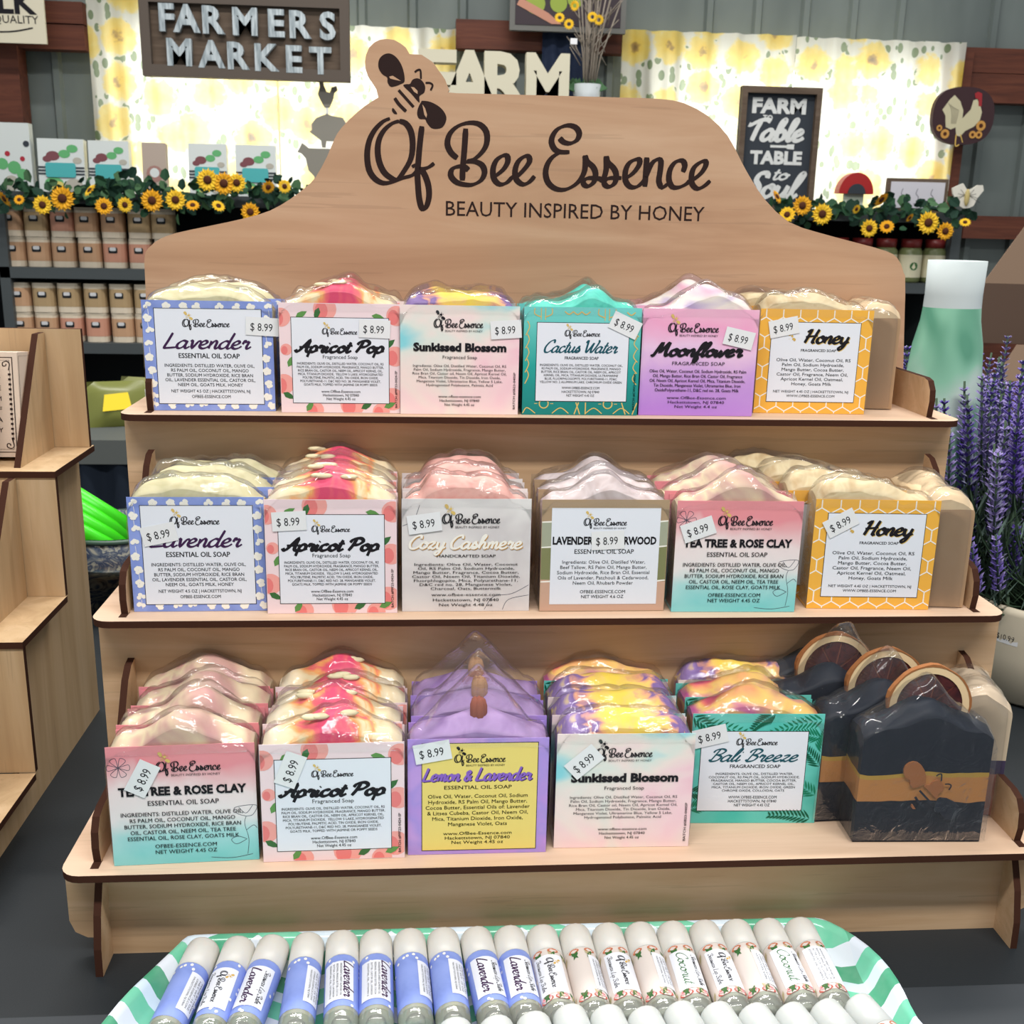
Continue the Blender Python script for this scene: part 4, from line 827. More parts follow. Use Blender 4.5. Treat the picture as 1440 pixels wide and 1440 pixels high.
# ------------------------------------------------------------------ lip balm tubes
CAP = mat('frosted_cap', (216, 214, 208), .38, .4, sss=.3); CAPW = mat('white_cap', (204, 208, 206), .3, .45, sss=.2); BALM = mat('pale_balm', (196, 196, 176), .5)
LBL = {'lav': CARD['lavender'], 'coco': mat('cream_label', (222, 212, 206), .4)}
RT = .0099
def cylP(r): return lambda u, v: (r*math.sin(v/r), -r*math.cos(v/r), .0505-u)
def cyl_patch(b, x0, x1, v0, v1, r, m, nv=8):
    P = cylP(r); b.grid(2, nv, lambda i, j: P(x0+(x1-x0)*i, v0+(v1-v0)*j), m, True, flip=False)
_LB = {}
def lip_label(kind, var):
    if (kind, var) in _LB: return _LB[(kind, var)]
    b = MB(); P = cylP(RT+.00022)
    r = random.Random(var*3+len(kind))
    if kind == 'lav':
        for k in range(26):
            u, v = r.uniform(.001, .040), r.uniform(-.024, .024)
            if .006 < u < .034 and -.010 < v < .009: continue
            b.add([cylP(RT+.00016)(u+.0011*math.cos(a), v+.0010*math.sin(a)) for a in [2*PI*i/6 for i in range(6)]], [tuple(range(6))], FIN['cream'])
    else:
        for k in range(8):
            v = -.012+k*.0042
            for s in (.002, .034):
                b.add([cylP(RT+.00016)(s+a, v+c) for a, c in leafpts(0, 0, .007, .0022, .6 if k % 2 else -.5)], [tuple(range(6))], FIN['leaf'] if k % 3 else mat('pale_leaf', (188, 176, 140), .5))
        for u0, col, R in ((.0015, (196, 116, 84), .0035), (.0385, (186, 96, 84), .0045), (.037, (240, 170, 176), .0035)):
            for v in (-.006, .004): b.add([cylP(RT+.00019)(u0+R*.5*math.cos(a), v+R*math.sin(a)) for a in [2*PI*i/10 for i in range(10)]], [tuple(range(10))], mat('print_%d' % col[1], col, .5))
    if var == 2:      # strip of small print turned to the side
        cyl_patch(b, .006, .034, .002, .0125, RT+.00026, PAPER)
        for q, t in enumerate(('MADE BY HAND', 'NET WT .15 OZ', 'OFBEE-ESSENCE.COM', 'HACKETTSTOWN, NJ 07840')): b.text(t, INK, cylP(RT+.0003), .020, .0105-q*.0021, .0012, .022, bold=.01)
    else:
        cyl_patch(b, .005, .0355, -.0095, .0088, RT+.00026, PAPER, 12); P = cylP(RT+.0003)
        if var == 0:
            if kind == 'lav': b.script('Lavender', FIN['plum'], P, .020, -.0050, .0062, .027, .06, .2, .2)
            else: b.script('Coconut', FIN['leaf'], P, .020, -.0050, .0062, .026, .05, .13, .2)
            b.script('Beeswax Lip Balm', INK, P, .021, .0035, .0034, .025, .05, .14, .2)
        elif var == 1:
            draw_logo(b, INK, P, .020, -.001, .024, GOLD, False, wk=1.3); b.script('Beeswax Lip Balm', INK, P, .020, -.0075, .003, .025, .05, .14, .2)
        else:
            if kind == 'lav': b.script('Lavender', FIN['plum'], P, .020, .0030, .0060, .028, .06, .2, .2)
            for q, t in enumerate(('INGREDIENTS: SWEET ALMOND OIL,', 'BEESWAX, MANGO BUTTER, COCOA', 'BUTTER, CASTOR OIL, LAVENDER', 'ESSENTIAL OIL, VITAMIN E')): b.text(t, INK, P, .020, .0008-q*.0021, .0012, .026, bold=.01)
    _LB[(kind, var)] = b; return b
_LBM = {}
def tube(kind, var, P0, P1, roll, lab, group, capm):
    """P0 = centre of the cap's end, P1 = a point towards the base"""
    z = (P0-P1).normalized(); y = (Vector((0, 0, -1))-z*z.dot(Vector((0, 0, -1)))).normalized(); x = y.cross(z)
    R = Matrix((x, y, z)).transposed() @ Matrix.Rotation(roll, 3, 'Z')
    o = empty('lip_balm_tube', P0-z*.074, 0, lab, 'lip balm', group); o.rotation_euler = R.to_euler()
    for key, fn in (('cap', lambda b: b.lathe([(RT, .0515), (RT, .0718), (RT*.96, .0732), (RT*.86, .074), (0, .074)], capm, 20)),
                    ('body', lambda b: (b.lathe([(RT*.97, .008), (RT*.97, .0515), (0, .0515)], BALM, 20), b.lathe([(RT, .0105), (RT, .0512)], LBL[kind], 20, cap=False))),
                    ('clear_base', lambda b: (b.lathe([(0, 0), (RT*.93, 0), (RT, .001), (RT, .0105)], CLEARP, 20, cap=False), b.lathe([(0, .001), (RT*.55, .001), (RT*.55, .0078)], mat('base_plug', (150, 152, 140), .5), 12))),
                    ('label_print', None)):
        k = (key, kind, var, capm.name) if key != 'clear_base' else key
        if k not in _LBM:
            if fn: b = MB(); fn(b)
            else: b = lip_label(kind, var)
            q = b.build(key, o); _LBM[k] = q.data
        else: new_obj(key, _LBM[k], o)
XS = [287, 337, 385, 429, 474, 521, 567, 612, 659, 704, 747, 794, 838, 883, 926, 970, 1012, 1055, 1100]
YS = [1318, 1316, 1314, 1311, 1306, 1304, 1300, 1298, 1301, 1301, 1291, 1290, 1290, 1289, 1286, 1285, 1283, 1279, 1281]
XB = [238, 298, 345, 417, 480, 529, 585, 638, 697, 742, 790, 840, 889, 938, 985, 1040, 1086, 1140, 1186]
VA = [2, 1, 0, 2, 3, 3, 2, 2, 0, 0, 1, 2, 1, 2, 0, 1, 2, 0, 3]
words_ = ['first', 'second', 'third', 'fourth', 'fifth', 'sixth', 'seventh', 'eighth', 'ninth', 'tenth']
last_ = None
for i in range(19):
    top = atz(XS[i], YS[i]+4, -.047); c0 = Vector((top.x, top.y-.0005, -.0530)); e = atz(XB[i], 1440, -.0555); c1 = Vector((e.x, e.y, -.0555))
    c0.y = min(c0.y, .0055)
    if last_ is not None and c0.x-last_ < .0201: c0.x = last_+.0201
    last_ = c0.x; k = 'lav' if i < 10 else 'coco'
    lab = ('%s lip balm tube from the left in the back row, lavender label' % words_[i]) if i < 10 else ('coconut lip balm in the back row, %s from the right end' % words_[18-i])
    if i == 18: lab = 'coconut lip balm at the right end of the back row'
    tube(k, VA[i], c0, c1, {0: .15, 1: -.1}.get(i, (.1, -.15, .05)[i % 3]), lab, 'lip balms in the back row on the tray', CAP)
XS2 = [639, 697, 742, 786, 836, 889, 937, 983, 1030, 1085, 1138, 1187]; YS2 = [1429, 1426, 1421, 1411, 1412, 1414, 1407, 1408, 1410, 1409, 1404, 1397]; last_ = None
for i in range(12):
    top = atz(XS2[i], YS2[i]+2, -.0445); c0 = Vector((top.x, top.y-.0005, -.0520)); dx = .18*(i-2)/10
    if last_ is not None and c0.x-last_ < .0203: c0.x = last_+.0203
    last_ = c0.x; c1 = c0+Vector((.009+dx*.06, -.07, -.0022)); j = 11-i
    lab = ('white-capped lip balm in the front row, %s from the right end' % words_[j]) if j in range(1, 10) else ('white-capped lip balm at the right end of the front row' if j == 0 else ('white-capped lip balm at the left end of the front row' if i == 0 else 'white-capped lip balm second from the left in the front row'))
    tube('coco' if i > 3 else 'lav', (0, 1, 2)[i % 3], c0, c1, .1*(i % 3-1), lab, 'white-capped lip balms in the front row', CAPW)
# ------------------------------------------------------------------ neighbouring plywood stand on the left with tea boxes
LS = empty('card_stand', (-.60, .2, -.068), 0, 'tan plywood step stand at the left edge holding ornate printed boxes', 'stand')
XR = -.3715; XL = -.83
def lsb(lo, hi, name, m=PLY_L):
    b = MB(); pts = [(lo[0], lo[2]), (hi[0], lo[2]), (hi[0], hi[2]), (lo[0], hi[2])]
    thin = min(range(3), key=lambda i: hi[i]-lo[i])
    ax = 'xyz'[thin]; o = [(lo[i], hi[i]) for i in range(3) if i != thin]
    pts = [(o[0][0], o[1][0]), (o[0][1], o[1][0]), (o[0][1], o[1][1]), (o[0][0], o[1][1])]
    b.prism(pts, lo[thin], hi[thin], m, ax, BURN); return childw(b.build(name, LS), LS)
SZ = [-.0255, .0762, .1772]; SY = [.072, .170, .265]
for k in range(3):
    lsb((XL, SY[k], SZ[k]-.005), (XR, SY[k]+.098 if k < 2 else .366, SZ[k]), 'shelf')
    if k: lsb((XL, SY[k]+.001, SZ[k-1]+.0002), (XR-.0005, SY[k]+.006, SZ[k]-.0052), 'riser_panel')
lsb((XL, SY[0]+.001, -.068), (XR-.0005, SY[0]+.006, SZ[0]-.0052), 'riser_panel')
lsb((XL, .357, SZ[2]+.0002), (XR-.001, .362, .276), 'back_board')
for X in (-.388, -.82):
    b = MB(); b.prism([(.078, -.068), (.366, -.068), (.366, SZ[2]-.0052), (.272, SZ[2]-.0052), (.272, SZ[1]-.0052), (.176, SZ[1]-.0052), (.176, SZ[0]-.0052), (.078, SZ[0]-.0052)], X-.0025, X+.0025, PLY_L, 'x', BURN)
    childw(b.build('side_panel', LS), LS)
for k in range(3):
    y1 = SY[k]+.098 if k < 2 else .357; h = .096
    for X in (-.4035, -.62, -.80):
        b = MB(); b.prism([(SY[k]+.012, SZ[k]), (y1-.001 if k == 2 else y1-.003, SZ[k]), (y1-.001 if k == 2 else y1-.003, SZ[k]+h), (y1-.016, SZ[k]+h)], X-.0025, X+.0025, PLY_L, 'x', BURN)
        childw(b.build('divider', LS), LS)
CRD = mat('cream_board', (226, 206, 188), .7, .2)
def tea_box(px0, pyb, w, h, d, X, rz, tilt, tier, lab, off=0):
    r = empty('printed_box', (X, off, SZ[tier]+.0006), 0, lab, 'box', 'ornate printed boxes on the left stand', rot=(tilt, 0, rz))
    b = MB(); b.box((-w, -d, 0), (0, 0, h), CRD); b.build('carton', r)
    b = MB(); P = lambda u, v: (-w+u, -d-.0003, v)
    for q, t_ in ((.004, .0008), (.0062, .0003)): b.ribbon([(q, q), (w-q, q), (w-q, h-q), (q, h-q), (q, q)], INK_BOARD, P, t_, sm=False)
    for cx_, cz_, sx_, sz_ in ((w-.009, h-.009, 1, 1), (w-.009, .009, 1, -1), (.009, h-.009, -1, 1), (.009, .009, -1, -1)):
        b.ribbon([(cx_+sx_*a*.001, cz_+sz_*c*.001) for a, c in ((2, -5), (3, 0), (1, 2), (-2, 1), (-2, -1.5), (0, -1.5), (.5, 0))], INK_BOARD, P, .0004, .0008)
    for k_ in range(14): b.box((w*-1+w-.0075, -d-.0004, .014+k_*(h-.028)/14), (-w+w-.0055, -d-.0003, .0155+k_*(h-.028)/14), INK_BOARD)
    for k_, t in enumerate(('SIP AND', 'REST A WHILE', 'WITH A WARM', 'CUP OF', 'HERBAL TEA', 'AND HONEY')): b.text(t, INK_BOARD, P, w*.5, h*.74-k_*h*.10, h*.045, w*.55, bold=.01)
    b.build('printed_border', r)
    b = MB(); P = lambda u, v: (.0003, -d+u, v)
    b.ribbon([(.002, .003), (d-.002, .003), (d-.002, h-.003), (.002, h-.003), (.002, .003)], INK_BOARD, P, .0004, sm=False); b.build('side_border', r)
tea_box(0, 0, .060, .082, .030, -.407, .0, -.10, 2, 'ornate cream box at the back of the left stand, beside the top divider', .330)
tea_box(0, 0, .062, .088, .020, -.4225, .12, -.22, 2, 'ornate cream box leaning forward on the top step of the left stand', .289)
tea_box(0, 0, .060, .084, .024, -.409, .0, -.20, 1, 'ornate cream box leaning on the middle step of the left stand', .232)
# ------------------------------------------------------------------ glass vase, lavender pots on the right
vz = lambda py: at(1333, py, .43).z+.068
vc = at(1333, 480, .43); vs_ = Vector((vc.x, .43, -.068)); kv = (at(1353, 480, .43).x-at(1333, 480, .43).x)/20
def vase_mat(name, c, f, rough=.22):
    m = mat(name, c, rough, .5, trans=f); m.node_tree.nodes['Principled BSDF'].inputs['IOR'].default_value = 1.1; return m
VG = vase_mat('green_glass', (150, 216, 182), .22, .16); VW = vase_mat('frosted_white_glass', (220, 230, 230), .15)
t_ = NT(VG); t_.color(t_.ramp(t_.noise(t_.coord((1, 1, .5)), 16, 2, .5, .6), [(.38, (112, 176, 148)), (.5, (160, 220, 190)), (.60, (222, 242, 232))]))
V = empty('glass_vase', vs_, 0, 'tall green-tinted frosted glass vase behind the right end of the stand', 'vase')
def ov(prof, m, name):
    b = MB(); b.lathe(prof, m, 36, cap=False); o = b.build(name, V); o.scale = (1, .8, 1); return o
ov([(.0, .004), (60*kv, .004), (62*kv, .0), (64*kv, .01), (63*kv, .08), (58*kv, vz(640)), (54*kv, vz(590)), (51*kv, vz(530)), (47*kv, vz(485)), (40*kv, vz(450)), (38.5*kv, vz(432))], VG, 'vase_body')
ov([(38.5*kv, vz(432)), (38*kv, vz(415)), (39*kv, vz(366)), (37.5*kv, vz(366)), (37*kv, vz(415)), (37.5*kv, vz(432))], VW, 'vase_neck')
ov([(.0, .007), (56*kv, .01), (57*kv, .08), (50*kv, vz(600)), (44*kv, vz(490))], vase_mat('pale_glass', (214, 240, 226), .6), 'inner_wall')
POTM = mat('cream_ceramic', (230, 218, 194), .45, .4); SOIL = mat('dark_moss', (44, 50, 40), .95)
rim = at(1440, 862, .31)
LAVS = [mat('lavender_floret_'+n, c, .75) for n, c in (('violet', (122, 104, 186)), ('mauve', (156, 142, 198)), ('grey', (128, 130, 156)), ('deep', (96, 74, 166)))]
STEM = mat('lavender_stem', (66, 88, 66), .7); STEM2 = mat('grey_green_leaf', (104, 126, 116), .7)
def spike_mesh(seed):
    r = random.Random(seed); b = MB(); L = r.uniform(.045, .07); m = LAVS[seed % 4]; b.tube([(0, 0, -.01), (0, 0, L)], .0009, STEM, 4)
    nl = int(L/.0055)
    for k in range(nl):
        z = k*.0055+.002; rr = (.0075 if k > 1 else .006)*(1-.55*k/nl)
        for j in range(6):
            a = j*PI/3+k*.5+r.uniform(-.2, .2); d = Vector((math.cos(a), math.sin(a), .75+.3*r.random())); s = Vector((-math.sin(a), math.cos(a), 0))*.0015; p = Vector((0, 0, z)); q = p+d*rr; mid = p+d*rr*.6
            mm_ = m if r.random() < .8 else LAVS[(seed+1) % 4]
            b.add([p, mid-s, q, mid+s, mid+Vector((0, 0, .0012))], [(0, 1, 4), (1, 2, 4), (2, 3, 4), (3, 0, 4)], mm_)
    q = b.build('flower_spike', None); me = q.data; bpy.data.objects.remove(q); return me
SPK = [spike_mesh(i) for i in range(6)]
def lav_pot(c, R, Hh, lab, n, seed, xr, yr, zr):
    r = random.Random(seed); o = empty('potted_lavender', c, 0, lab, 'plant')
    b = MB(); b.lathe([(R*.78, 0), (R*.86, .004), (R*.97, Hh*.5), (R, Hh*.93), (R*1.0, Hh), (R*.95, Hh), (R*.92, Hh*.9), (R*.9, Hh*.8)], POTM, 48); b.build('pot', o)
    b = MB(); b.lathe([(0, Hh*.82), (R*.9, Hh*.8)], SOIL, 24, cap=False); b.build('soil', o)
    g = MB()
    for k in range(n):
        bx, by = r.gauss(0, R*.25), r.gauss(0, R*.25); tx, ty, tz = r.uniform(*xr), r.uniform(*yr), r.uniform(*zr)
        p0 = Vector((bx, by, Hh*.8)); p1 = Vector((tx, ty, tz)); pm = (p0+p1)/2+Vector((0, 0, .0)); pm.x = bx+(tx-bx)*.75; pm.y = by+(ty-by)*.75
        g.tube(smooth_path([tuple(p0), tuple(pm), tuple(p1)], 4), .0009, STEM, 4)
        for q in range(10):
            t = .08+.09*q; pp = p0.lerp(pm, min(1, t*2)) if t < .5 else pm.lerp(p1, t*2-1); a = r.uniform(0, 6.3); d = Vector((math.cos(a)*.6, math.sin(a)*.6, .8)).normalized()*r.uniform(.02, .05); s = d.cross(Vector((0, 0, 1))).normalized()*.0014
            g.add([pp, pp+d*.5-s, pp+d, pp+d*.5+s], [(0, 1, 2, 3)], STEM2 if r.random() < .5 else STEM)
        sp = new_obj('flower_spike', SPK[r.randrange(6)], o); sp.location = p1; sp.rotation_euler = Vector((0, 0, 1)).rotation_difference(((p1-pm).normalized()*.5+Vector((0, 0, .9))).normalized()).to_euler(); sp.scale = (1.25,)*3
    s_ = g.build('stems_and_leaves', o); s_['kind'] = 'stuff'; s_['label'] = 'green stems and narrow leaves'
lav_pot(Vector((.520, .395, -.068)),   .082, .099, 'lavender in a round cream pot with a price sticker, right edge', 230, 4, (-.165, .08), (-.06, .14), (.10, .245))
lav_pot(Vector((.50, .60, -.068)), .075, .10, 'second lavender pot standing farther back, behind the front cream pot', 110, 9, (-.15, .12), (-.10, .12), (.15, .25))
# price on the pot
po = [o for o in COL.objects if o.name == 'potted_lavender'][0]
tg = at(1415, 893, .33); b = MB(); R0 = .0795; a0 = math.atan2(tg.y-.395, tg.x-.52)
a0 = -2.56; f = lambda u, v: (R0*1.012*math.cos(a0+u/R0), R0*1.012*math.sin(a0+u/R0), .070+v)
b.grid(6, 2, lambda i, j: f((i-.5)*.024, (j-.5)*.013), STK, False); st = b.build('price_sticker', po)
b = MB(); b.text('$10.99', INK, lambda u, v: tuple(Vector(f(u, v))+Vector((math.cos(a0), math.sin(a0), 0))*.0003), 0, -.003, .0055, .017); b.build('price', st)
# ------------------------------------------------------------------ back wall, windows, floor
WY = 3.08
SID = mat('grey_green_siding', (108, 117, 115), .5, .35); t_ = NT(SID); t_.color(t_.ramp(t_.noise(t_.coord((1, 1, .3)), 6, 3), [(.3, (97, 106, 104)), (.7, (118, 127, 124))]))
FLR = -.82; WX0, WX1, WZ1 = -2.6, 3.1, 1.75
win = [(at(166, 45, WY).x, at(600, 60, WY).x, at(400, 300, WY).z, at(300, 30, WY).z-.03), (at(925, 95, WY).x, at(1325, 100, WY).x, at(1100, 300, WY).z, at(1100, 88, WY).z)]
b = MB(); segs = [(WX0, win[0][0]), (win[0][1], win[1][0]), (win[1][1], WX1)]
def siding(b, x0, x1, z0, z1):
    b.box((x0, WY, z0), (x1, WY+.03, z1), SID)
    x = math.ceil(x0/.155)*.155
    while x < x1-.03: b.prism([(x, WY+.001), (x+.008, WY-.014), (x+.026, WY-.014), (x+.034, WY+.001)], z0, z1, SID, 'z'); x += .155
for x0, x1 in segs: siding(b, x0, x1, FLR, WZ1)
for w_ in win: siding(b, w_[0], w_[1], FLR, w_[2]); siding(b, w_[0], w_[1], w_[3], WZ1)
tag(b.build('wall_back'), kind='structure', label='grey-green ribbed metal siding')
b = MB(); FM = mat('grey_concrete', (112, 108, 102), .8); b.box((WX0, -2.2, FLR-.05), (WX1, WY+.03, FLR), FM); tag(b.build('floor'), kind='structure')
GIRT = wood('brown_girt', (100, 56, 42), (80, 46, 36), (116, 68, 50))
def girt(x0, x1, z0, z1, n, y0=WY-.075):
    b = MB(); b.box((x0, y0, z0), (x1, WY-.016, z1), GIRT); tag(b.build('trim_%d' % n), kind='structure', label='brown timber girt')
zA = at(400, 30, WY-.07).z; zB = at(400, 67, WY-.07).z
x_ = lambda px, py=60: at(px, py, WY-.07).x
girt(WX0, x_(120), at(60, 32, 3.01).z, at(60, 1, 3.01).z, 1); girt(WX0, x_(120), at(60, 69, 3.01).z, at(60, 34, 3.01).z, 2)
girt(at(-8, 90, 3.0).x, at(27, 90, 3.0).x, FLR, at(10, 64, 3.0).z, 3, WY-.09)
girt(x_(641), x_(878), at(760, 72, 3.01).z, at(760, 31, 3.01).z, 4)
girt(x_(1357), WX1, at(1400, 145, 3.01).z, at(1400, 104, 3.01).z, 5); girt(x_(1357), WX1, at(1400, 103, 3.01).z, at(1400, 68, 3.01).z, 6)
girt(at(1327, 200, 3.0).x, at(1353, 200, 3.0).x, FLR, at(1340, 70, 3.0).z, 7, WY-.09)
girt(at(1354, 320, 3.01).x, WX1, at(1400, 336, 3.01).z, at(1400, 304, 3.01).z, 8)
girt(at(1354, 450, 3.01).x, WX1, at(1400, 530, 3.01).z, at(1400, 414, 3.01).z, 9)
SKY = mat('overcast_daylight', (255, 255, 255), .8, 0, emit=(244, 250, 255), estr=3.6); WF = mat('white_window_frame', (214, 214, 208), .5)
for i, (x0, x1, z0, z1) in enumerate(win):
    b = MB(); b.box((x0, WY+.024, z0), (x1, WY+.028, z1), SKY); pane = tag(b.build('window_%d' % (i+1)), kind='structure', label='window pane bright with overcast daylight')
    for lo, hi in (((x0, WY-.012, z0), (x0+.022, WY+.024, z1)), ((x1-.022, WY-.012, z0), (x1, WY+.024, z1)), ((x0+.022, WY-.012, z1-.022), (x1-.022, WY+.024, z1)), ((x0+.022, WY-.012, z0), (x1-.022, WY+.024, z0+.022)), (((x0+x1)/2-.012, WY-.004, z0+.022), ((x0+x1)/2+.012, WY+.024, z1-.022))):
        q = MB(); q.box(lo, hi, WF); q.build('window_frame', pane)
def curtain_mat():
    m = bpy.data.materials.new('sunflower_curtain'); m.use_nodes = True; N = NT(m); t = m.node_tree; t.nodes.remove(t.nodes['Principled BSDF']); N.b = None
    v = N.coord((1, .02, 1)); vo = N.n('ShaderNodeTexVoronoi'); vo.inputs['Scale'].default_value = 8.5; vo.inputs['Randomness'].default_value = .75; N.l(v, vo.inputs['Vector'])
    n = N.noise(v, 45, 2); d = N.math('ADD', vo.outputs['Distance'], N.math('MULTIPLY', N.math('SUBTRACT', n, .5), .35))
    c = N.ramp(d, [(0, (110, 84, 50)), (.12, (180, 140, 60)), (.17, (236, 200, 76)), (.42, (238, 214, 120)), (.50, (222, 220, 208))])
    v2 = N.n('ShaderNodeTexVoronoi'); v2.inputs['Scale'].default_value = 24; N.l(N.coord((1.6, .02, 1), rot=(0, .6, 0)), v2.inputs['Vector'])
    lf = N.math('MULTIPLY', N.math('LESS_THAN', v2.outputs['Distance'], .36), N.math('GREATER_THAN', d, .49)); lf = N.math('MULTIPLY', lf, N.math('GREATER_THAN', N.noise(v, 9, 2), .42))
    c = N.mix(lf, c, (116, 136, 96))
    df = N.n('ShaderNodeBsdfDiffuse'); tl = N.n('ShaderNodeBsdfTranslucent'); mx = N.n('ShaderNodeMixShader'); mx.inputs[0].default_value = .5
    N.l(c, df.inputs[0]); N.l(N.mix(.3, c, (252, 250, 244)), tl.inputs[0]); N.l(df.outputs[0], mx.inputs[1]); N.l(tl.outputs[0], mx.inputs[2]); N.l(mx.outputs[0], t.nodes['Material Output'].inputs[0]); return m
CURT = curtain_mat()
def curtain(x0, x1, z0, z1, lab, ph, rings=0):
    b = MB(); b.grid(70, 10, lambda u, v: (x0+(x1-x0)*u, WY-.10+.009*math.sin(u*34+ph)+.005*math.sin(u*71+v*2), z0+(z1-z0)*v), CURT)
    o = b.build('curtain'); tag(o, lab, 'curtain', 'sunflower print curtains over the windows'); return o
zt = at(300, -2, 2.98).z; z0_ = at(300, 275, 2.98).z
curtain(at(121, 20, 2.98).x, at(386, 20, 2.98).x, z0_, zt, 'sunflower print curtain at the far left behind the metal-letter sign', 0)
curtain(at(388, 20, 2.98).x, at(641, 20, 2.98).x, z0_, zt-.06, 'sunflower print curtain right of the metal-letter sign, behind the bee cutout', 1)
curtain(at(876, 60, 2.98).x, at(1118, 60, 2.98).x, at(1000, 290, 2.98).z, at(1118, 50, 2.98).z, 'sunflower print curtain left of the split, behind the farm to table sign', 2)
curtain(at(1121, 60, 2.98).x, at(1358, 60, 2.98).x, at(1200, 300, 2.98).z, at(1240, 56, 2.98).z, 'sunflower print curtain right of the split, beside the rooster plaque', 3)
# ------------------------------------------------------------------ shelf unit in front of the wall
SHM = mat('charcoal_shelf', (72, 78, 80), .5, .35); SHD = mat('dark_shelf_back', (24, 28, 32), .7)
SY0, SY1 = 2.62, 2.93
UN = empty('shelf_unit', (0, 2.8, FLR), 0, 'long charcoal shelving unit along the back wall under the sunflower garland', 'shelf')
ux0 = at(0, 400, SY0).x-.9; ux1 = at(1352, 330, SY0).x
zs = [at(0, 268, SY0).z, at(0, 375, SY0).z, at(100, 482, SY0).z, at(100, 575, SY0).z-.03]
def ub(lo, hi, m, name): q = MB(); q.box(lo, hi, m); return childw(q.build(name, UN), UN)
for z in zs: ub((ux0, SY0, z-.030), (ux1, SY1, z), SHM, 'shelf')
ub((ux0, SY1-.012, FLR), (ux1, SY1, zs[0]-.03), SHD, 'back_panel')
for X in (ux0, at(4, 430, SY0).x, at(560, 430, SY0).x, at(1110, 350, SY0).x-.02, ux1-.028): ub((X, SY0, FLR), (X+.028, SY1-.012, zs[0]-.03), SHM, 'upright')
ub((ux0, SY0+.01, FLR), (ux1, SY0+.03, zs[3]-.03), SHM, 'kick_board')
def at2(px, py, dy=0): return at(px, py, SY0+dy)
KW = 1/FPX*3.1
# candle jars
CJ = [mat('tan_candle_label', (196, 156, 122), .6), mat('rose_candle_label', (204, 148, 124), .6), mat('olive_candle_label', (176, 150, 112), .6)]
WAX = mat('ivory_wax', (222, 208, 186), .5, .4); LIDM = mat('black_lid', (34, 34, 36), .4, .5); PLATE = mat('small_white_plate', (212, 212, 214), .4)
def rsq(w, r, n=3): return rrect(-w/2, -w/2, w/2, w/2, r, n)
_CJ = {}
def jar(px, pyb, W, Hh, var, lab, group, z=None, ynear=.05, kind='candle'):
    p = at(px, pyb, SY0+ynear-W/2); o = empty('candle_jar' if kind == 'candle' else 'sauce_jar', (p.x, SY0+ynear, z if z is not None else p.z), 0, lab, 'candle' if kind == 'candle' else 'jar', group)
    def part(nm, fn):
        k = (nm, var if nm in ('label', 'front_label') else 0, kind)
        if k not in _CJ: b = MB(); fn(b); _CJ[k] = b.build(nm, o).data
        else: new_obj(nm, _CJ[k], o)
    if kind == 'candle':
        part('glass_body', lambda b: b.prism(rsq(W, .02), 0, Hh*.9, WAX, 'z'))
        part('label', lambda b: b.prism(rsq(W*1.015, .02), Hh*.2, Hh*.82, CJ[var], 'z'))
        part('lid', lambda b: (b.prism(rsq(W*.94, .012), Hh*.9, Hh, mat('cream_lid', (196, 184, 164), .4), 'z')))
        part('name_plate', lambda b: (b.prism(rrect(-W*.2, Hh*.50, W*.2, Hh*.70, .003, 2), -W*.52, -W*.50, SHD, 'y'), b.prism(rrect(-W*.14, Hh*.58, W*.14, Hh*.70, .003, 2), -W*.535, -W*.52, PLATE, 'y')))
    else:
        part('glass_body', lambda b: b.lathe([(0, 0), (W*.46, 0), (W*.5, .006), (W*.5, Hh*.72), (W*.38, Hh*.82), (0, Hh*.82)], mat('green_relish', (120, 128, 84), .3, .5), 16))
        part('front_label', lambda b: b.lathe([(W*.505, Hh*.12), (W*.505, Hh*.64)], mat('cream_jar_label', (222, 216, 186), .5), 16, cap=False))
        part('lid', lambda b: b.lathe([(W*.42, Hh*.80), (W*.43, Hh), (0, Hh)], mat('red_lid', (120, 36, 34), .4, .5), 16))
        part('leaf_print', lambda b: b.add([(W*.515*math.sin(v/(W*.5)), -W*.515*math.cos(v/(W*.5)), Hh*.38+u) for u, v in circ(0, 0, .012, 10)], [tuple(range(10))], FIN['leaf']))
W_ = 30.5*KW; H_ = 40*KW
ordn = ['leftmost', 'second', 'third', 'fourth', 'fifth', 'sixth', 'seventh']
for rname, xs, yb, var in (('uppermost row of the upper shelf', [12, 48, 85, 119, 156, 194, 227], 322, (0, 2, 1, 0, 0, 2, 2)), ('lower row of the upper shelf', [18, 53, 88, 125, 160, 196, 232], 369, (0, 0, 0, 0, 1, 1, 0)), ('upper row of the lower shelf', [25, 60, 95, 132, 168, 203], 427, (0, 2, 2, 2, 2, 2)), ('bottom row of the lower shelf', [30, 65, 100, 136, 172, 205], 475, (0, 0, 1, 1, 0, 0))):
    zz = {369: zs[1]+.0005, 475: zs[2]+.0005, 322: zs[1]+H_+.0015, 427: zs[2]+H_+.0015}[yb]
    for i, x in enumerate(xs): jar(x, yb, W_, H_, var[i], 'tan-labelled square candle jar, %s in the %s' % (ordn[i]+('' if i == 0 else ' from the left'), rname), 'candle jars on the back shelves', zz)
for i, x in enumerate([1146, 1180, 1214, 1248, 1283, 1317]):
    jar(x, 392, 34*KW, 62*KW, 0, 'red-lidded jar with cream label, %s from the left behind the header board' % ['first', 'second', 'third', 'fourth', 'fifth', 'sixth'][i], 'red-lidded jars on the right back shelf', zs[1]+.0005, kind='sauce')
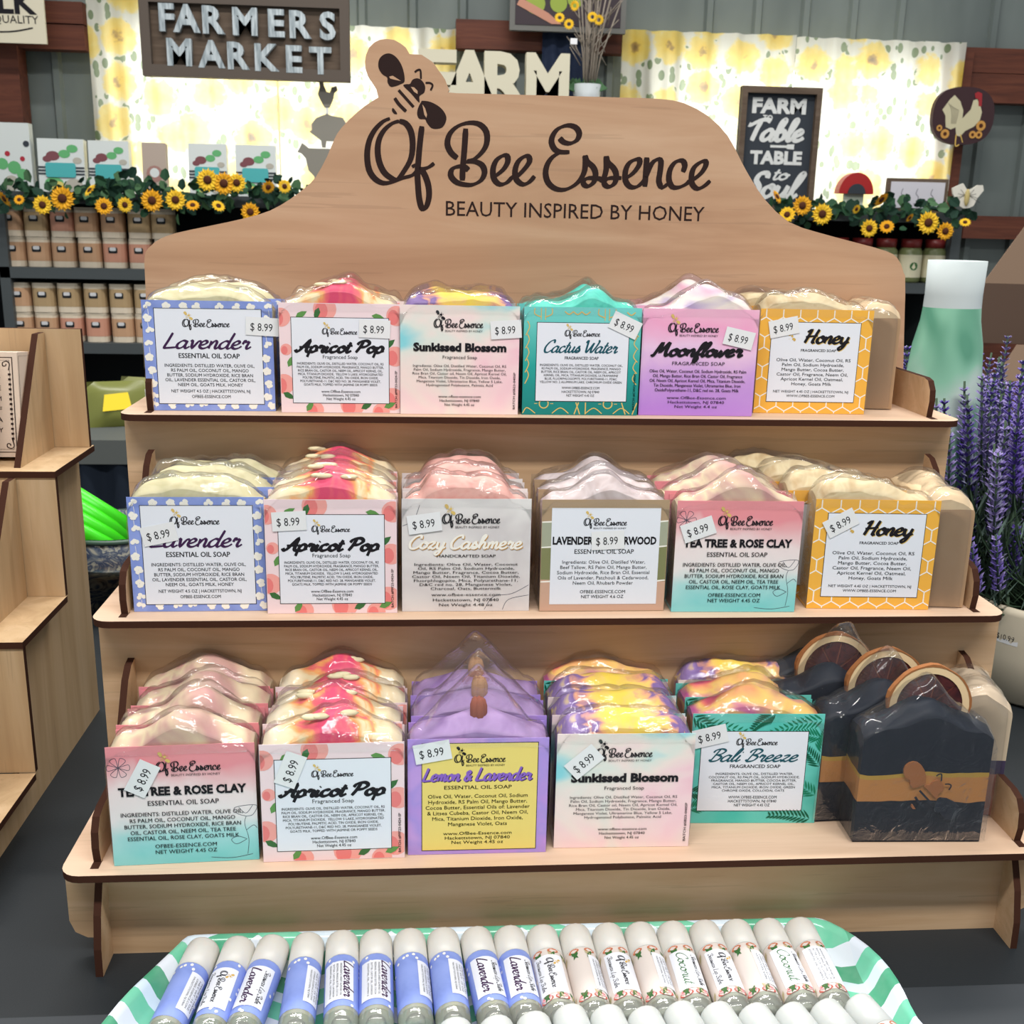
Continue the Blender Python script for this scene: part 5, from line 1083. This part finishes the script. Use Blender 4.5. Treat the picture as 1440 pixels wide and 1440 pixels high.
# ------------------------------------------------------------------ sunflower garlands
SUNY = mat('sunflower_yellow', (240, 180, 40), .7); SUNY2 = mat('sunflower_gold', (250, 208, 56), .7); SUNC = mat('sunflower_centre', (80, 42, 24), .9); IVY = [mat('ivy_green', (40, 78, 52), .7), mat('ivy_dark', (26, 58, 44), .7), mat('ivy_light', (74, 110, 74), .7)]
def sunflower_meshes(m):
    b = MB()
    for ring in (0, 1):
        for k in range(13):
            a = 2*PI*(k+.5*ring)/13; c, s = math.cos(a), math.sin(a); r0, r1 = .3, 1.0-.12*ring; wd = .17
            P = lambda r, t, y: (r*c-t*s, y, r*s+t*c)
            b.add([P(r0, 0, -.05), P((r0+r1)/2, wd, -.14-.06*ring), P(r1, 0, -.02-.08*ring), P((r0+r1)/2, -wd, -.14-.06*ring)], [(0, 1, 2, 3)], m)
    q = b.build('sunflower'); me = q.data; bpy.data.objects.remove(q)
    b = MB(); b.blob((0, -.12, 0), (.36, .16, .36), SUNC, 10, 5); q = b.build('flower_centre'); me2 = q.data; bpy.data.objects.remove(q); return me, me2
SF = [sunflower_meshes(SUNY), sunflower_meshes(SUNY2)]
lb = MB(); lb.add([(0, 0, 0), (.35, -.1, .42), (.8, -.05, .30), (1, .05, 0), (.8, -.05, -.30), (.35, -.1, -.42)], [(0, 1, 2, 3), (0, 3, 4, 5)], IVY[0]); LEAF = []
for m in IVY:
    lb2 = MB(); lb2.add(lb.v, [(0, 1, 2, 3), (0, 3, 4, 5)], m); q = lb2.build('leaf'); LEAF.append(q.data); bpy.data.objects.remove(q)
def garland(lab, x0, x1, yfun, flowers, nl, seed):
    r = random.Random(seed); Yg = SY0-.03; c = at(x0, yfun(x0), Yg); o = empty('sunflower_garland', c, 0, lab, 'garland', None)
    b = MB(); pts = [at(x, yfun(x)+4*math.sin(x*.09), Yg)-c for x in range(int(x0), int(x1)+1, 18)]; b.tube(smooth_path([tuple(p) for p in pts], 3), .006, IVY[1], 5); b.build('vine', o)
    for i in range(nl):
        x = r.uniform(x0, x1); p = at(x, yfun(x)+max(-20, min(24, r.gauss(0, 10))), Yg+r.uniform(-.05, .03))-c
        q = new_obj('leaf', LEAF[r.choice((0, 0, 1, 1, 2))], o); q.location = p; q.scale = (r.uniform(.022, .038),)*3; q.rotation_euler = (r.uniform(-.9, .9), r.uniform(0, 6.28), r.uniform(-.7, .7))
    for i, (x, y, R) in enumerate(flowers):
        k = i % 2; q = new_obj('sunflower', SF[k][0], o); q.location = at(x, y, Yg-.07)-c; q.scale = (R*1.2*KW,)*3; q.rotation_euler = (r.uniform(-.5, .5)*(R < 11)*1.6, 0, r.uniform(-.6, .6)*(R < 11)*1.5)
        s_ = new_obj('flower_centre', SF[k][1], q)
garland('sunflower and ivy garland along the back shelf, left of the header board', -30, 470, lambda x: 272+5*math.sin(x*.03), [(7, 279, 10), (60, 288, 11), (88, 279, 14), (127, 268, 9), (146, 290, 10), (176, 288, 9), (214, 282, 13), (247, 281, 12), (271, 289, 8), (292, 253, 13), (315, 258, 13), (333, 257, 11), (377, 263, 8), (400, 262, 8), (352, 298, 11), (307, 290, 8), (27, 281, 6)], 290, 3)
garland('sunflower and ivy garland along the back shelf, right of the header board', 1040, 1368, lambda x: 300-.012*(x-1040), [(1092, 277, 9), (1107, 302, 10), (1128, 289, 12), (1156, 301, 13), (1239, 280, 10), (1222, 321, 11), (1247, 319, 9), (1305, 313, 14), (1329, 325, 11), (1357, 313, 7), (1279, 306, 6), (1204, 294, 6)], 190, 5)
# ------------------------------------------------------------------ signs
def solid_text(ch, h, depth, m, name, parent, loc, bold=.03, sx=1.0):
    c = bpy.data.curves.new(name, 'FONT'); c.body = ch; c.size = h/.73; c.offset = bold*h; c.extrude = depth/2; c.resolution_u = 3
    o = bpy.data.objects.new(name, c); COL.objects.link(o); dg = bpy.context.evaluated_depsgraph_get(); me = bpy.data.meshes.new_from_object(o.evaluated_get(dg)); bpy.data.objects.remove(o)
    xs = [v.co.x for v in me.vertices]; x0 = min(xs); wd = max(xs)-x0
    for v in me.vertices: v.co = Vector(((v.co.x-x0-wd/2)*sx, -v.co.z, v.co.y))
    me.materials.clear(); me.materials.append(m); q = new_obj(name, me, parent); q.location = loc; return q
GALV = mat('galvanised_metal', (176, 186, 190), .45, .5, metal=.35); t_ = NT(GALV); t_.color(t_.ramp(t_.noise(t_.coord((1, 1, .15)), 130, 2), [(.3, (126, 138, 144)), (.6, (186, 196, 200)), (.8, (216, 222, 226))]))
BRN = wood('weathered_brown', (100, 84, 70), (84, 70, 58), (116, 100, 86))
c0 = at(203, 105, 2.72); c1 = at(493, 119, 2.72); x0, x1 = c0.x, c1.x; zb = c0.z-.004; ztp = at(200, -12, 2.72).z
S = empty('market_sign', ((x0+x1)/2, 2.72, zb), 0, 'brown framed sign with metal letters reading FARMERS MARKET', 'sign')
hw = (x1-x0)/2; hh = ztp-zb; b = MB(); b.box((-hw, 0, 0), (hw, .015, hh), BRN); b.build('board', S)
for lo, hi in (((-hw, -.02, 0), (hw, 0, .030)), ((-hw, -.02, hh-.028), (hw, 0, hh)), ((-hw, -.02, .030), (-hw+.026, 0, hh-.028)), ((hw-.026, -.02, .030), (hw, 0, hh-.028))):
    b = MB(); b.box(lo, hi, mat('grey_brown_frame', (92, 82, 74), .7)); b.build('frame_rail', S)
for word, y_, xs_ in (('FARMERS', 54, [235, 263, 301, 345, 389, 423, 461]), ('MARKET', 98, [253, 298, 336, 376, 414, 451])):
    for i, ch in enumerate(word):
        p = at(xs_[i], (42+(xs_[i]-231)*.053) if word == 'FARMERS' else (91+(xs_[i]-253)*.06), 2.70); solid_text(ch, .069, .018, GALV, 'metal_letter', S, (p.x-S.location.x, -.012, p.z-S.location.z), .05, 1.0)
# marquee letters FARM on a ledge
CRM = mat('cream_metal', (214, 208, 184), .5, .4); lz = at(720, 156, 2.8).z
b = MB(); b.box((at(575, 150, 2.8).x, 2.76, lz-.02), (at(880, 150, 2.8).x, 2.96, lz), BRN); tag(b.build('wall_ledge'), 'narrow brown ledge behind the header board carrying four cream letters', 'ledge')
for ch, px, sx in (('F', 615, 1.15), ('A', 660, 1.0), ('R', 713, 1.0), ('M', 768, .82)):
    p = at(px, 150, 2.8); o = empty('letter', (p.x, 2.80, lz+.0005), 0, 'freestanding cream metal letter %s on the ledge behind the header board' % ch, 'letter', 'cream letters spelling a word')
    solid_text(ch, .158, .05, CRM, 'letter_body', o, (0, 0, .002), .05, sx)
# farm to table sign
BLK = mat('chalk_black', (52, 58, 66), .7); CHK = mat('chalk_white', (218, 220, 218), .7)
def at3(px, py): return at(px, py, 2.74)
p0, p1 = at3(1043, 118), at3(1155, 124); F = empty('farm_sign', ((p0.x+p1.x)/2, 2.74, zs[0]), 0, 'black framed sign reading FARM to Table TABLE to Soul on the back shelf', 'sign')
hw = (p1.x-p0.x)/2; hh = p0.z-.006-zs[0]; b = MB(); b.box((-hw, 0, 0), (hw, .012, hh), BLK); b.build('board', F)
for lo, hi in (((-hw, -.018, 0), (hw, 0, .016)), ((-hw, -.018, hh-.018), (hw, 0, hh)), ((-hw, -.018, .016), (-hw+.016, 0, hh-.018)), ((hw-.016, -.018, .016), (hw, 0, hh-.018))):
    b = MB(); b.box(lo, hi, BRN); b.build('frame_rail', F)
k = hw*2/112; b = MB(); P = XZ(-.001); zz = lambda py: hh-(py-121)*k
b.text('FARM', CHK, P, -.002, zz(154), 19*k, 76*k, bold=.05); b.text('TO', CHK, P, -.028-.006, zz(164), 7*k, 14*k, bold=.03)
b.script('Table', CHK, P, 0, zz(190), 27*k, 76*k, .16, .28, .2); b.ribbon([(-.02, zz(198)), (.03, zz(198))], CHK, P, 4*k, sm=False); b.flat([(.03, zz(195)), (.052, zz(194.5)), (.052, zz(201.5)), (.03, zz(201))], CHK, P)
b.text('TABLE', CHK, P, 0, zz(221), 17*k, 74*k, bold=.05); b.script('to', CHK, P, .022, zz(242), 16*k, 22*k, .14, .24, .2); b.script('Soul', CHK, P, .0, zz(266), 32*k, 74*k, .14, .26, .25)
b.build('chalk_lettering', F)
# milk sign upper left
p0, p1 = at(0, 58, 2.9), at(66, 62, 2.9); M_ = empty('milk_sign', (p1.x-.16, 2.90, p1.z), 0, 'cream enamel MILK PREMIUM QUALITY sign in the upper left corner', 'sign')
b = MB(); b.box((-.16, 0, 0), (.16, .008, .26), mat('cream_enamel', (222, 214, 190), .5)); b.build('board', M_)
b = MB(); P = XZ(-.001); b.text('MILK', INK, P, .140, .080, .062, .20, align='r', bold=.03); b.text('PREMIUM QUALITY', INK, P, .142, .053, .022, .26, align='r'); b.ribbon([(-.12, .045), (-.03, .030), (.06, .030), (.125, .042)], INK, P, .004); b.build('lettering', M_)
# rooster plaque
pc = at(1355, 163, 2.93); RP = empty('rooster_plaque', pc, 0, 'round dark brown plaque with painted white rooster on the right wall', 'plaque')
b = MB(); R0 = 49*KW
def sq(a): return (abs(math.cos(a))**.8*math.copysign(1, math.cos(a))*R0, abs(math.sin(a))**.8*math.copysign(1, math.sin(a))*R0*.86)
b.prism([sq(2*PI*i/40) for i in range(40)], 0, .02, mat('maroon_board', (62, 40, 44), .6), 'y'); b.build('board', RP)
q_ = lambda px, py: ((px/6+1280-1355)*KW, -(py/6+90-163)*KW)
b = MB(); P = XZ(-.001); CR_ = mat('speckled_cream', (206, 198, 164), .7)
b.flat([q_(*p) for p in [(340, 260), (300, 300), (240, 390), (275, 440), (290, 540), (340, 560), (385, 540), (400, 610), (440, 620), (480, 570), (560, 530), (610, 470), (620, 400), (600, 350), (560, 290), (525, 300), (510, 380), (440, 460), (440, 390), (400, 310)]], CR_, P)
b.ribbon([q_(400, 600), q_(405, 700), q_(440, 690)], GOLD, P, .004); b.ribbon([q_(440, 600), q_(470, 670)], GOLD, P, .004)
for u in range(5): b.ribbon([q_(290+u*22, 330+u*14), q_(330+u*16, 400), q_(340+u*10, 510)], mat('feather_grey', (120, 112, 96), .7), XZ(-.0014), .0016)
b.flat([q_(*p) for p in [(530, 240), (560, 225), (600, 240), (610, 350), (580, 350), (570, 290), (540, 280)]], mat('comb_red', (160, 44, 50), .6), XZ(-.0016)); b.build('painted_rooster', RP)
b = MB()
for i, (px, py, r_) in enumerate([(230, 550, 28), (290, 600, 42), (625, 520, 46), (555, 600, 34), (615, 600, 34)]):
    u, v = q_(px, py); b.flat(circ(u, v, r_/6*KW, 12), mat('painted_sunflower', (204, 150, 76), .7), XZ(-.0018-i*1e-4)); b.flat(circ(u, v, r_/14*KW, 10), SUNC, XZ(-.0024-i*1e-4))
b.build('painted_sunflowers', RP)
# moth ornament, ladybird, framed print
pc = at(1350, 276, SY0-.02); mo = empty('moth_ornament', (pc.x, SY0-.06, pc.z), 0, 'white wooden moth ornament above the right end of the garland', 'ornament')
f = lambda px, py: ((px-1350)*KW, -(py-276)*KW)
b = MB(); wg = [(1350, 268), (1343, 259), (1336, 262), (1328, 266), (1330, 274), (1336, 283), (1342, 290), (1348, 293), (1356, 292), (1362, 289), (1366, 279), (1374, 268), (1372, 261), (1364, 261), (1357, 266)]
b.prism([f(*p) for p in wg], 0, .006, mat('moth_white', (226, 222, 210), .7), 'y'); b.build('wings', mo)
b = MB(); b.blob((0, -.004, -.004), (.008, .006, .024), mat('moth_body', (196, 178, 120), .7), 8, 6)
for s in (-1, 1):
    for q in range(4): b.ribbon([(s*.006, .002), (s*(.02+.007*q), .018-.012*q)], INK, XZ(-.0012), .0012, sm=False)
b.build('body', mo)
pc = at(1204, 271, 2.72); ld = empty('ladybird_ornament', (pc.x, 2.74, zs[0]+.05), 0, 'red tin ladybird ornament standing in front of the right curtain', 'ornament')
b = MB(); b.prism([(26*KW*math.cos(a), 30*KW*math.sin(a)) for a in [PI*i/16 for i in range(17)]], -.02, .02, mat('ladybird_red', (170, 42, 42), .4), 'y'); b.build('shell', ld)
b = MB(); b.prism([(13*KW*math.cos(a), 14*KW*math.sin(a)) for a in [PI*i/12 for i in range(13)]], -.026, -.02, BLK, 'y'); b.build('head', ld)
b = MB(); b.box((-.03, -.005, -.05), (.03, .005, 0), mat('jar_mint', (214, 224, 206), .5)); b.build('foot', ld)
p0, p1 = at(1247, 290, 2.66), at(1337, 250, 2.66); fr = empty('framed_print', ((p0.x+p1.x)/2, 2.67, zs[0]), 0, 'small wood-framed white print on the back shelf beside the moth', 'picture')
hw = (p1.x-p0.x)/2; hh = p1.z-zs[0]-.004; b = MB(); b.box((-hw, 0, 0), (hw, .014, hh), BRN); b.build('frame', fr)
b = MB(); b.box((-hw+.010, -.002, .012), (hw-.010, 0, hh-.010), mat('print_white', (208, 206, 214), .6)); pr = b.build('print', fr); b = MB()
for q in (-.045, 0, .045): b.ribbon([(q, hh*.7), (q-.004, hh*.55), (q+.004, hh*.45), (q, hh*.3)], FIN['grey'], XZ(-.0026), .002); b.ribbon([(q-.010, hh*.25), (q+.010, hh*.25)], FIN['grey'], XZ(-.0026), .002, sm=False)
b.build('drawn_sprigs', pr)
# stacked farm animals
GM = mat('pewter_metal', (142, 138, 128), .5, .4, metal=.2); pc = at(460, 190, 2.74)
AN = empty('animal_stack', (pc.x, 2.76, zs[0]), 0, 'pewter metal rooster standing on pig standing on cow, left of the header board', 'ornament')
f = lambda px, py: (pc.x+(180+px/4.235-460)*KW*.985-pc.x, pc.z+(190-py/4.235)*KW*.985-zs[0])
for nm, pts in (('rooster', [(1160, 465), (1140, 490), (1145, 530), (1132, 570), (1145, 600), (1170, 645), (1200, 645), (1222, 600), (1232, 560), (1250, 545), (1245, 520), (1215, 530), (1205, 560), (1185, 555), (1170, 520), (1165, 490)]),
                ('pig', [(1185, 680), (1120, 705), (1090, 740), (1092, 775), (1075, 785), (1095, 800), (1145, 835), (1150, 875), (1172, 875), (1178, 838), (1210, 838), (1250, 838), (1290, 790), (1300, 735), (1280, 700), (1210, 690)]),
                ('cow', [(1030, 850), (1015, 880), (1000, 905), (1025, 912), (1050, 940), (1065, 1010), (1100, 1045), (1095, 1105), (1115, 1105), (1125, 1050), (1200, 1045), (1290, 1040), (1300, 1105), (1320, 1105), (1330, 900), (1260, 880), (1070, 880), (1045, 860)])):
    b = MB(); b.prism([f(*p) for p in pts], -.004, .004, GM, 'y'); b.build(nm, AN)
b = MB(); a_ = f(1185, 640); c_ = f(1185, 685); b.box((a_[0]-.004, -.004, c_[1]), (a_[0]+.004, .004, a_[1]), WHITE); b.build('post', AN)
b = MB(); c_ = f(1180, 1105); b.box((c_[0]-.06, -.03, 0), (c_[0]+.06, .03, max(.01, c_[1])), GM); b.build('base', AN)
# picture with fruit, dried stems in a bucket, navy cloth
p0, p1 = at(717, 40, 2.93), at(880, 47, 2.93); FP = empty('fruit_picture', ((p0.x+p1.x)/2, 2.94, p1.z), 0, 'grey-framed picture of green fruit at the top centre of the wall', 'picture')
hw = (p1.x-p0.x)/2; b = MB(); b.box((-hw, 0, 0), (hw, .02, .26), mat('grey_frame', (112, 112, 108), .6)); b.build('frame', FP)
b = MB(); b.box((-hw+.016, -.002, .016), (hw-.016, 0, .25), mat('dark_print', (62, 52, 58), .6)); pr = b.build('canvas', FP); b = MB()
for i, (u, v, r_) in enumerate([(-.10, .075, .03), (-.03, .078, .026), (.02, .09, .024), (.09, .12, .03)]): b.flat(circ(u, v, r_, 14), mat('fruit_green', (150, 168, 72), .6), XZ(-.003-i*1e-4))
b.flat([(-hw+.03, .09), (-.06, .05), (-.02, .02), (-.05, .02), (-hw+.02, .07)], mat('leaf_pink', (196, 140, 118), .6), XZ(-.0036)); b.build('painted_fruit', pr)
b = MB(); nv = mat('navy_cloth', (30, 42, 66), .8); q0, q1 = at(763, 44, 2.985), at(832, 134, 2.985); b.grid(24, 6, lambda u, v: (q0.x+(q1.x-q0.x)*u, 2.985+.006*math.sin(u*22), q0.z+.02-(q0.z-q1.z+.05)*v), nv); tag(b.build('navy_cloth'), 'navy cloth hanging on the wall behind the letter M', 'cloth')
pz = at(826, 119, 2.82); BK = empty('dried_stem_pot', (pz.x, 2.83, lz+.0005), 0, 'white bucket of tall bare twigs with yellow blossoms on the ledge', 'plant')
b = MB(); b.lathe([(.034, 0), (.043, pz.z-lz), (.040, pz.z-lz), (.038, pz.z-lz-.01), (0, pz.z-lz-.012)], mat('grey_white_bucket', (190, 196, 198), .4), 20); b.build('bucket', BK)
b = MB(); r = random.Random(4); TW = mat('pale_twig', (150, 140, 128), .8)
for k in range(16):
    a = r.uniform(0, 6.28); d = r.uniform(.02, .07); h = r.uniform(.3, .42); b.tube([(d*.3*math.cos(a), d*.2*math.sin(a), .05), (d*.6*math.cos(a), d*.3*math.sin(a), h*.5), (d*1.5*math.cos(a), d*.6*math.sin(a), h)], .0022, TW, 4)
    for j in range(4): z = h*r.uniform(.4, 1); b.tube([(d*.9*math.cos(a), d*.4*math.sin(a), z), (d*.9*math.cos(a)+r.uniform(-.05, .05), d*.4*math.sin(a), z+.05)], .0014, TW, 3)
tw = b.build('twigs', BK); tw['kind'] = 'stuff'; b = MB()
for k in range(30): a = r.uniform(-1, 1); b.add([(a*.01, 0, .05), (a*.045, -.03*r.random(), .08+.02*r.random()), (a*.075, -.04*r.random(), .07)], [(0, 1, 2)], IVY[2])
q = b.build('foliage', BK); q['kind'] = 'stuff'
for (px, py) in ((787, 25), (808, 8), (833, 24), (800, 34), (842, 28)):
    p = at(px, py, 2.80)-BK.location; q = new_obj('blossom', SF[1][0], BK); q.location = p; q.scale = (.016,)*3; q.rotation_euler = (r.uniform(-.5, .5), r.uniform(0, 3), 0)
tg_ = MB(); p = at(807, 58, 2.79)-BK.location; tg_.box((p.x-.010, p.y, p.z-.008), (p.x+.010, p.y+.001, p.z+.008), STK); tg_.build('price_tag', BK)
# boxed cards standing on the shelf top
TEAL = mat('teal_wrap', (74, 170, 172), .5); VEG = [mat('veg_green', (96, 170, 110), .6), mat('veg_maroon', (120, 70, 76), .6), mat('veg_yellow', (216, 200, 110), .6), mat('veg_grey', (176, 172, 160), .6)]; BXW = mat('clear_box_white', (210, 216, 214), .3, .5)
def cardbox(px0, px1, py0, lab, kind=0, Y=2.70):
    a, c = at(px0, 250, Y), at(px1, 250, Y); hw = (c.x-a.x)/2; hh = at(px0, py0, Y).z-zs[0]; o = empty('card_box' if kind != 1 else 'berry_box', ((a.x+c.x)/2, Y, zs[0]+.0006), 0, lab, 'box', 'boxed cards on the back shelf', rot=(-.08 if kind != 1 else 0, 0, .05))
    b = MB(); b.box((-hw, 0, 0), (hw, .035, hh), BXW if kind != 2 else mat('faded_pink_box', (176, 160, 148), .6)); b.build('box_body', o); b = MB()
    if kind == 0:
        for i, (u, v, r_, m) in enumerate([(-.35, .68, .3, 1), (-.6, .62, .2, 1), (.15, .72, .26, 0), (.5, .82, .25, 0), (.7, .6, .2, 3), (-.35, .16, .42, 0), (-.2, .12, .3, 2), (.5, .14, .4, 3)]): b.flat(clipc(circ(u*hw, v*hh, r_*hw, 12, r_*hw*.7), -hw, hw, 0, hh), VEG[m], XZ(-.0006-i*1e-4))
        for i, q in enumerate((.33, .39, .45)): b.flat([(-hw, q*hh), (hw, q*hh), (hw, (q+.03)*hh), (-hw, (q+.03)*hh)], BLK, XZ(-.002))
        b.build('vegetable_print', o); b = MB(); b.prism(rrect(-hw*.68, hh*.28, hw*.62, hh*.55, .006), -.004, -.0022, TEAL, 'y'); b.build('teal_band', o)
    elif kind == 1:
        for i, (u, v, r_, m) in enumerate([(-.2, .55, .14, 4), (.55, .48, .13, 4), (-.5, .4, .3, 0), (.1, .35, .34, 0), (.5, .25, .3, 0), (-.1, .12, .4, 3), (.8, .7, .16, 5)]): b.flat(clipc(circ(u*hw, v*hh, r_*hw, 12), -hw, hw, 0, hh), {4: mat('berry_red', (170, 44, 60), .5), 5: BLK}.get(m) or VEG[m], XZ(-.0006-i*1e-4))
        b.build('berry_print', o)
    else:
        b.flat(circ(0, hh*.4, hw*.7, 12), mat('dull_rose', (160, 120, 112), .6), XZ(-.001)); b.flat(circ(0, hh*.42, hw*.4, 12), BXW, XZ(-.0014)); b.build('round_print', o)
cardbox(-8, 46, 172, 'clear box with red berry print at the left edge of the back shelf', 1)
cardbox(55, 119, 194, 'card box with vegetable print and teal band, first from the left')
cardbox(126, 182, 197, 'card box with vegetable print and teal band, second from the left')
cardbox(201, 234, 200, 'faded pink box standing between the teal-banded card boxes', 2)
cardbox(266, 319, 201, 'card box with vegetable print and teal band, third from the left')
cardbox(332, 388, 203, 'card box with vegetable print and teal band, nearest the header board')
# ------------------------------------------------------------------ things between the stands, left
GB = mat('grey_bin', (92, 96, 94), .6); NVY = mat('navy_drape', (26, 36, 50), .85)
p0, p1 = at(90, 612, 1.7), at(260, 612, 1.7); o = empty('storage_table', ((p0.x+p1.x)/2, 1.9, FLR), 0, 'low table with navy drape seen between the two plywood stands', 'table'); zt_ = p0.z-FLR
b = MB(); b.box((-.35, -.25, zt_-.05), (.35, .25, zt_), GB); b.build('table_top', o); b = MB(); b.grid(50, 3, lambda u, v: (-.34+.68*u, -.235+.012*math.sin(u*60), (zt_-.05)*v), NVY); b.build('navy_drape', o)
r = random.Random(9)
def pouch(px, py, lab, m, m2, tilt, i):
    p = at(px, py, 1.72); q = empty('snack_pouch', (p.x, 1.80+.06*i, zt_+FLR), 0, lab, 'bag', 'foil pouches on the low table', rot=(-.35, 0, tilt)); b = MB()
    def g(u, v): a = 1-abs(2*u-1)**2; c = 1-abs(2*v-1)**4; return a*c
    for s in (-1, 1): b.grid(8, 8, lambda u, v, s=s: ((u-.5)*.12, s*.022*g(u, v), v*.10), m)
    b.build('pouch', q); b = MB(); b.add([((u-.5)*.06, -.0235, .03+.04*v) for u, v in ((0, 0), (1, .1), (.9, 1), (.1, .9))], [(0, 1, 2, 3)], m2); b.build('printed_patch', q)
pouch(150, 585, 'olive foil pouch with yellow patch on the low table, left one', mat('olive_foil', (120, 124, 60), .3, .5), mat('patch_yellow', (244, 214, 30), .4), .3, 0)
pouch(172, 600, 'olive foil pouch with white patch leaning behind the left pouch', mat('olive_foil2', (140, 142, 90), .3, .5), WHITE, -.3, 1)
# tin of lime green tubes on the table
tp = at(160, 758, .60); tz = at(160, 850, .60).z; TN = empty('patterned_tin', (tp.x-.01, .66, -.0679), 0, 'grey patterned tin holding lime green tubes behind the stands', 'tin'); H0 = tp.z+.0679
b = MB(); TNM = swirl('grey_blue_pattern', [(150, 148, 136), (90, 98, 108), (40, 56, 84), (150, 150, 138), (60, 60, 66)], 30, 3, True); RM = mat('green_grey_rim', (86, 112, 98), .4, .5)
b.lathe([(.055, 0), (.068, H0), (.065, H0), (.06, .01), (0, .01)], TNM, 32); b.build('tin_body', TN); b = MB(); b.lathe([(.067, H0-.006), (.070, H0-.004), (.070, H0), (.065, H0), (.065, H0-.004)], RM, 32, cap=False); b.build('rim', TN)
LM = mat('lime_plastic', (60, 214, 20), .35, .5)
for i in range(4):
    a = at(120, 700+i*16, .64-.012*i); c = at(196, 752+i*13, .66); d = (c-a).normalized(); q = empty('lime_tube', c+Vector((.0, 0, -.004)), 0, 'lime green plastic tube in the tin, %s' % ['topmost', 'second from the top', 'third from the top', 'lowest'][i], 'tube', 'lime green tubes in the patterned tin')
    b = MB(); b.tube([tuple(a-d*.03-c), (0, 0, .002)], .0125, LM, 12, [.7, 1]); b.build('tube_body', q); b = MB(); b.tube([tuple(a-d*.036-c), tuple(a-d*.03-c)], .0095, mat('lime_dark', (30, 140, 20), .4), 12); b.build('tip', q)
# cartons on the right
KR = mat('kraft_carton', (126, 104, 86), .8); KD = mat('kraft_carton_shaded', (100, 80, 68), .85)  # second kraft is darkened: shade on the walls below the flap, put into colour
def carton(pl, pr, pb, flap, Y, D, lab):
    a = at(*pl, Y); c = at(*pb, Y); W = .5; H = a.z-c.z; o = empty('carton', (a.x, Y, c.z), -.22, lab, 'box', 'open cartons stacked at the right', ); t = .006
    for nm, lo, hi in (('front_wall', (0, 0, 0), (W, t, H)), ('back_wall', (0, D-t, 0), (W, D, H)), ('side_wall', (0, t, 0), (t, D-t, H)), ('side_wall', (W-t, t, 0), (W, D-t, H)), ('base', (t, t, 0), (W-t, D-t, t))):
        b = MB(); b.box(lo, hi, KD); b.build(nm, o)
    f0 = at(*flap, Y+.03)-Vector((a.x, Y, c.z)); b = MB(); b.add([(0, 0, H), (W, 0, H), (W, .03, f0.z), (f0.x, .03, f0.z), (0, .004, H), (W, .004, H), (W, .034, f0.z), (f0.x, .034, f0.z)], [(0, 1, 2, 3), (7, 6, 5, 4), (0, 3, 7, 4), (3, 2, 6, 7)], KR); b.build('flap', o); return o
c1_ = carton((1383, 398), (1440, 402), (1383+12, 482), (1432, 317), 1.25, .12, 'brown carton with raised front flap at the right edge, upper one')
cx = carton((1398, 535), (1440, 535), (1404, 640), (1422, 484), 1.15, .12, 'brown carton below the flapped one at the right edge, lower one')
b = MB(); zc = min(c1_.location.z, cx.location.z); b.box((cx.location.x-.05, 1.1, zc-.04), (cx.location.x+.7, 1.7, zc), GB); g_ = tag(b.build('side_table'), 'grey table top under the cartons at the right', 'table')
b = MB(); b.box((cx.location.x-.04, 1.12, FLR), (cx.location.x+.02, 1.18, zc-.04), GB); b.box((cx.location.x+.6, 1.6, FLR), (cx.location.x+.66, 1.66, zc-.04), GB); g2 = b.build('leg', g_)
c1_.location.z = cx.location.z + (c1_.location.z-cx.location.z)
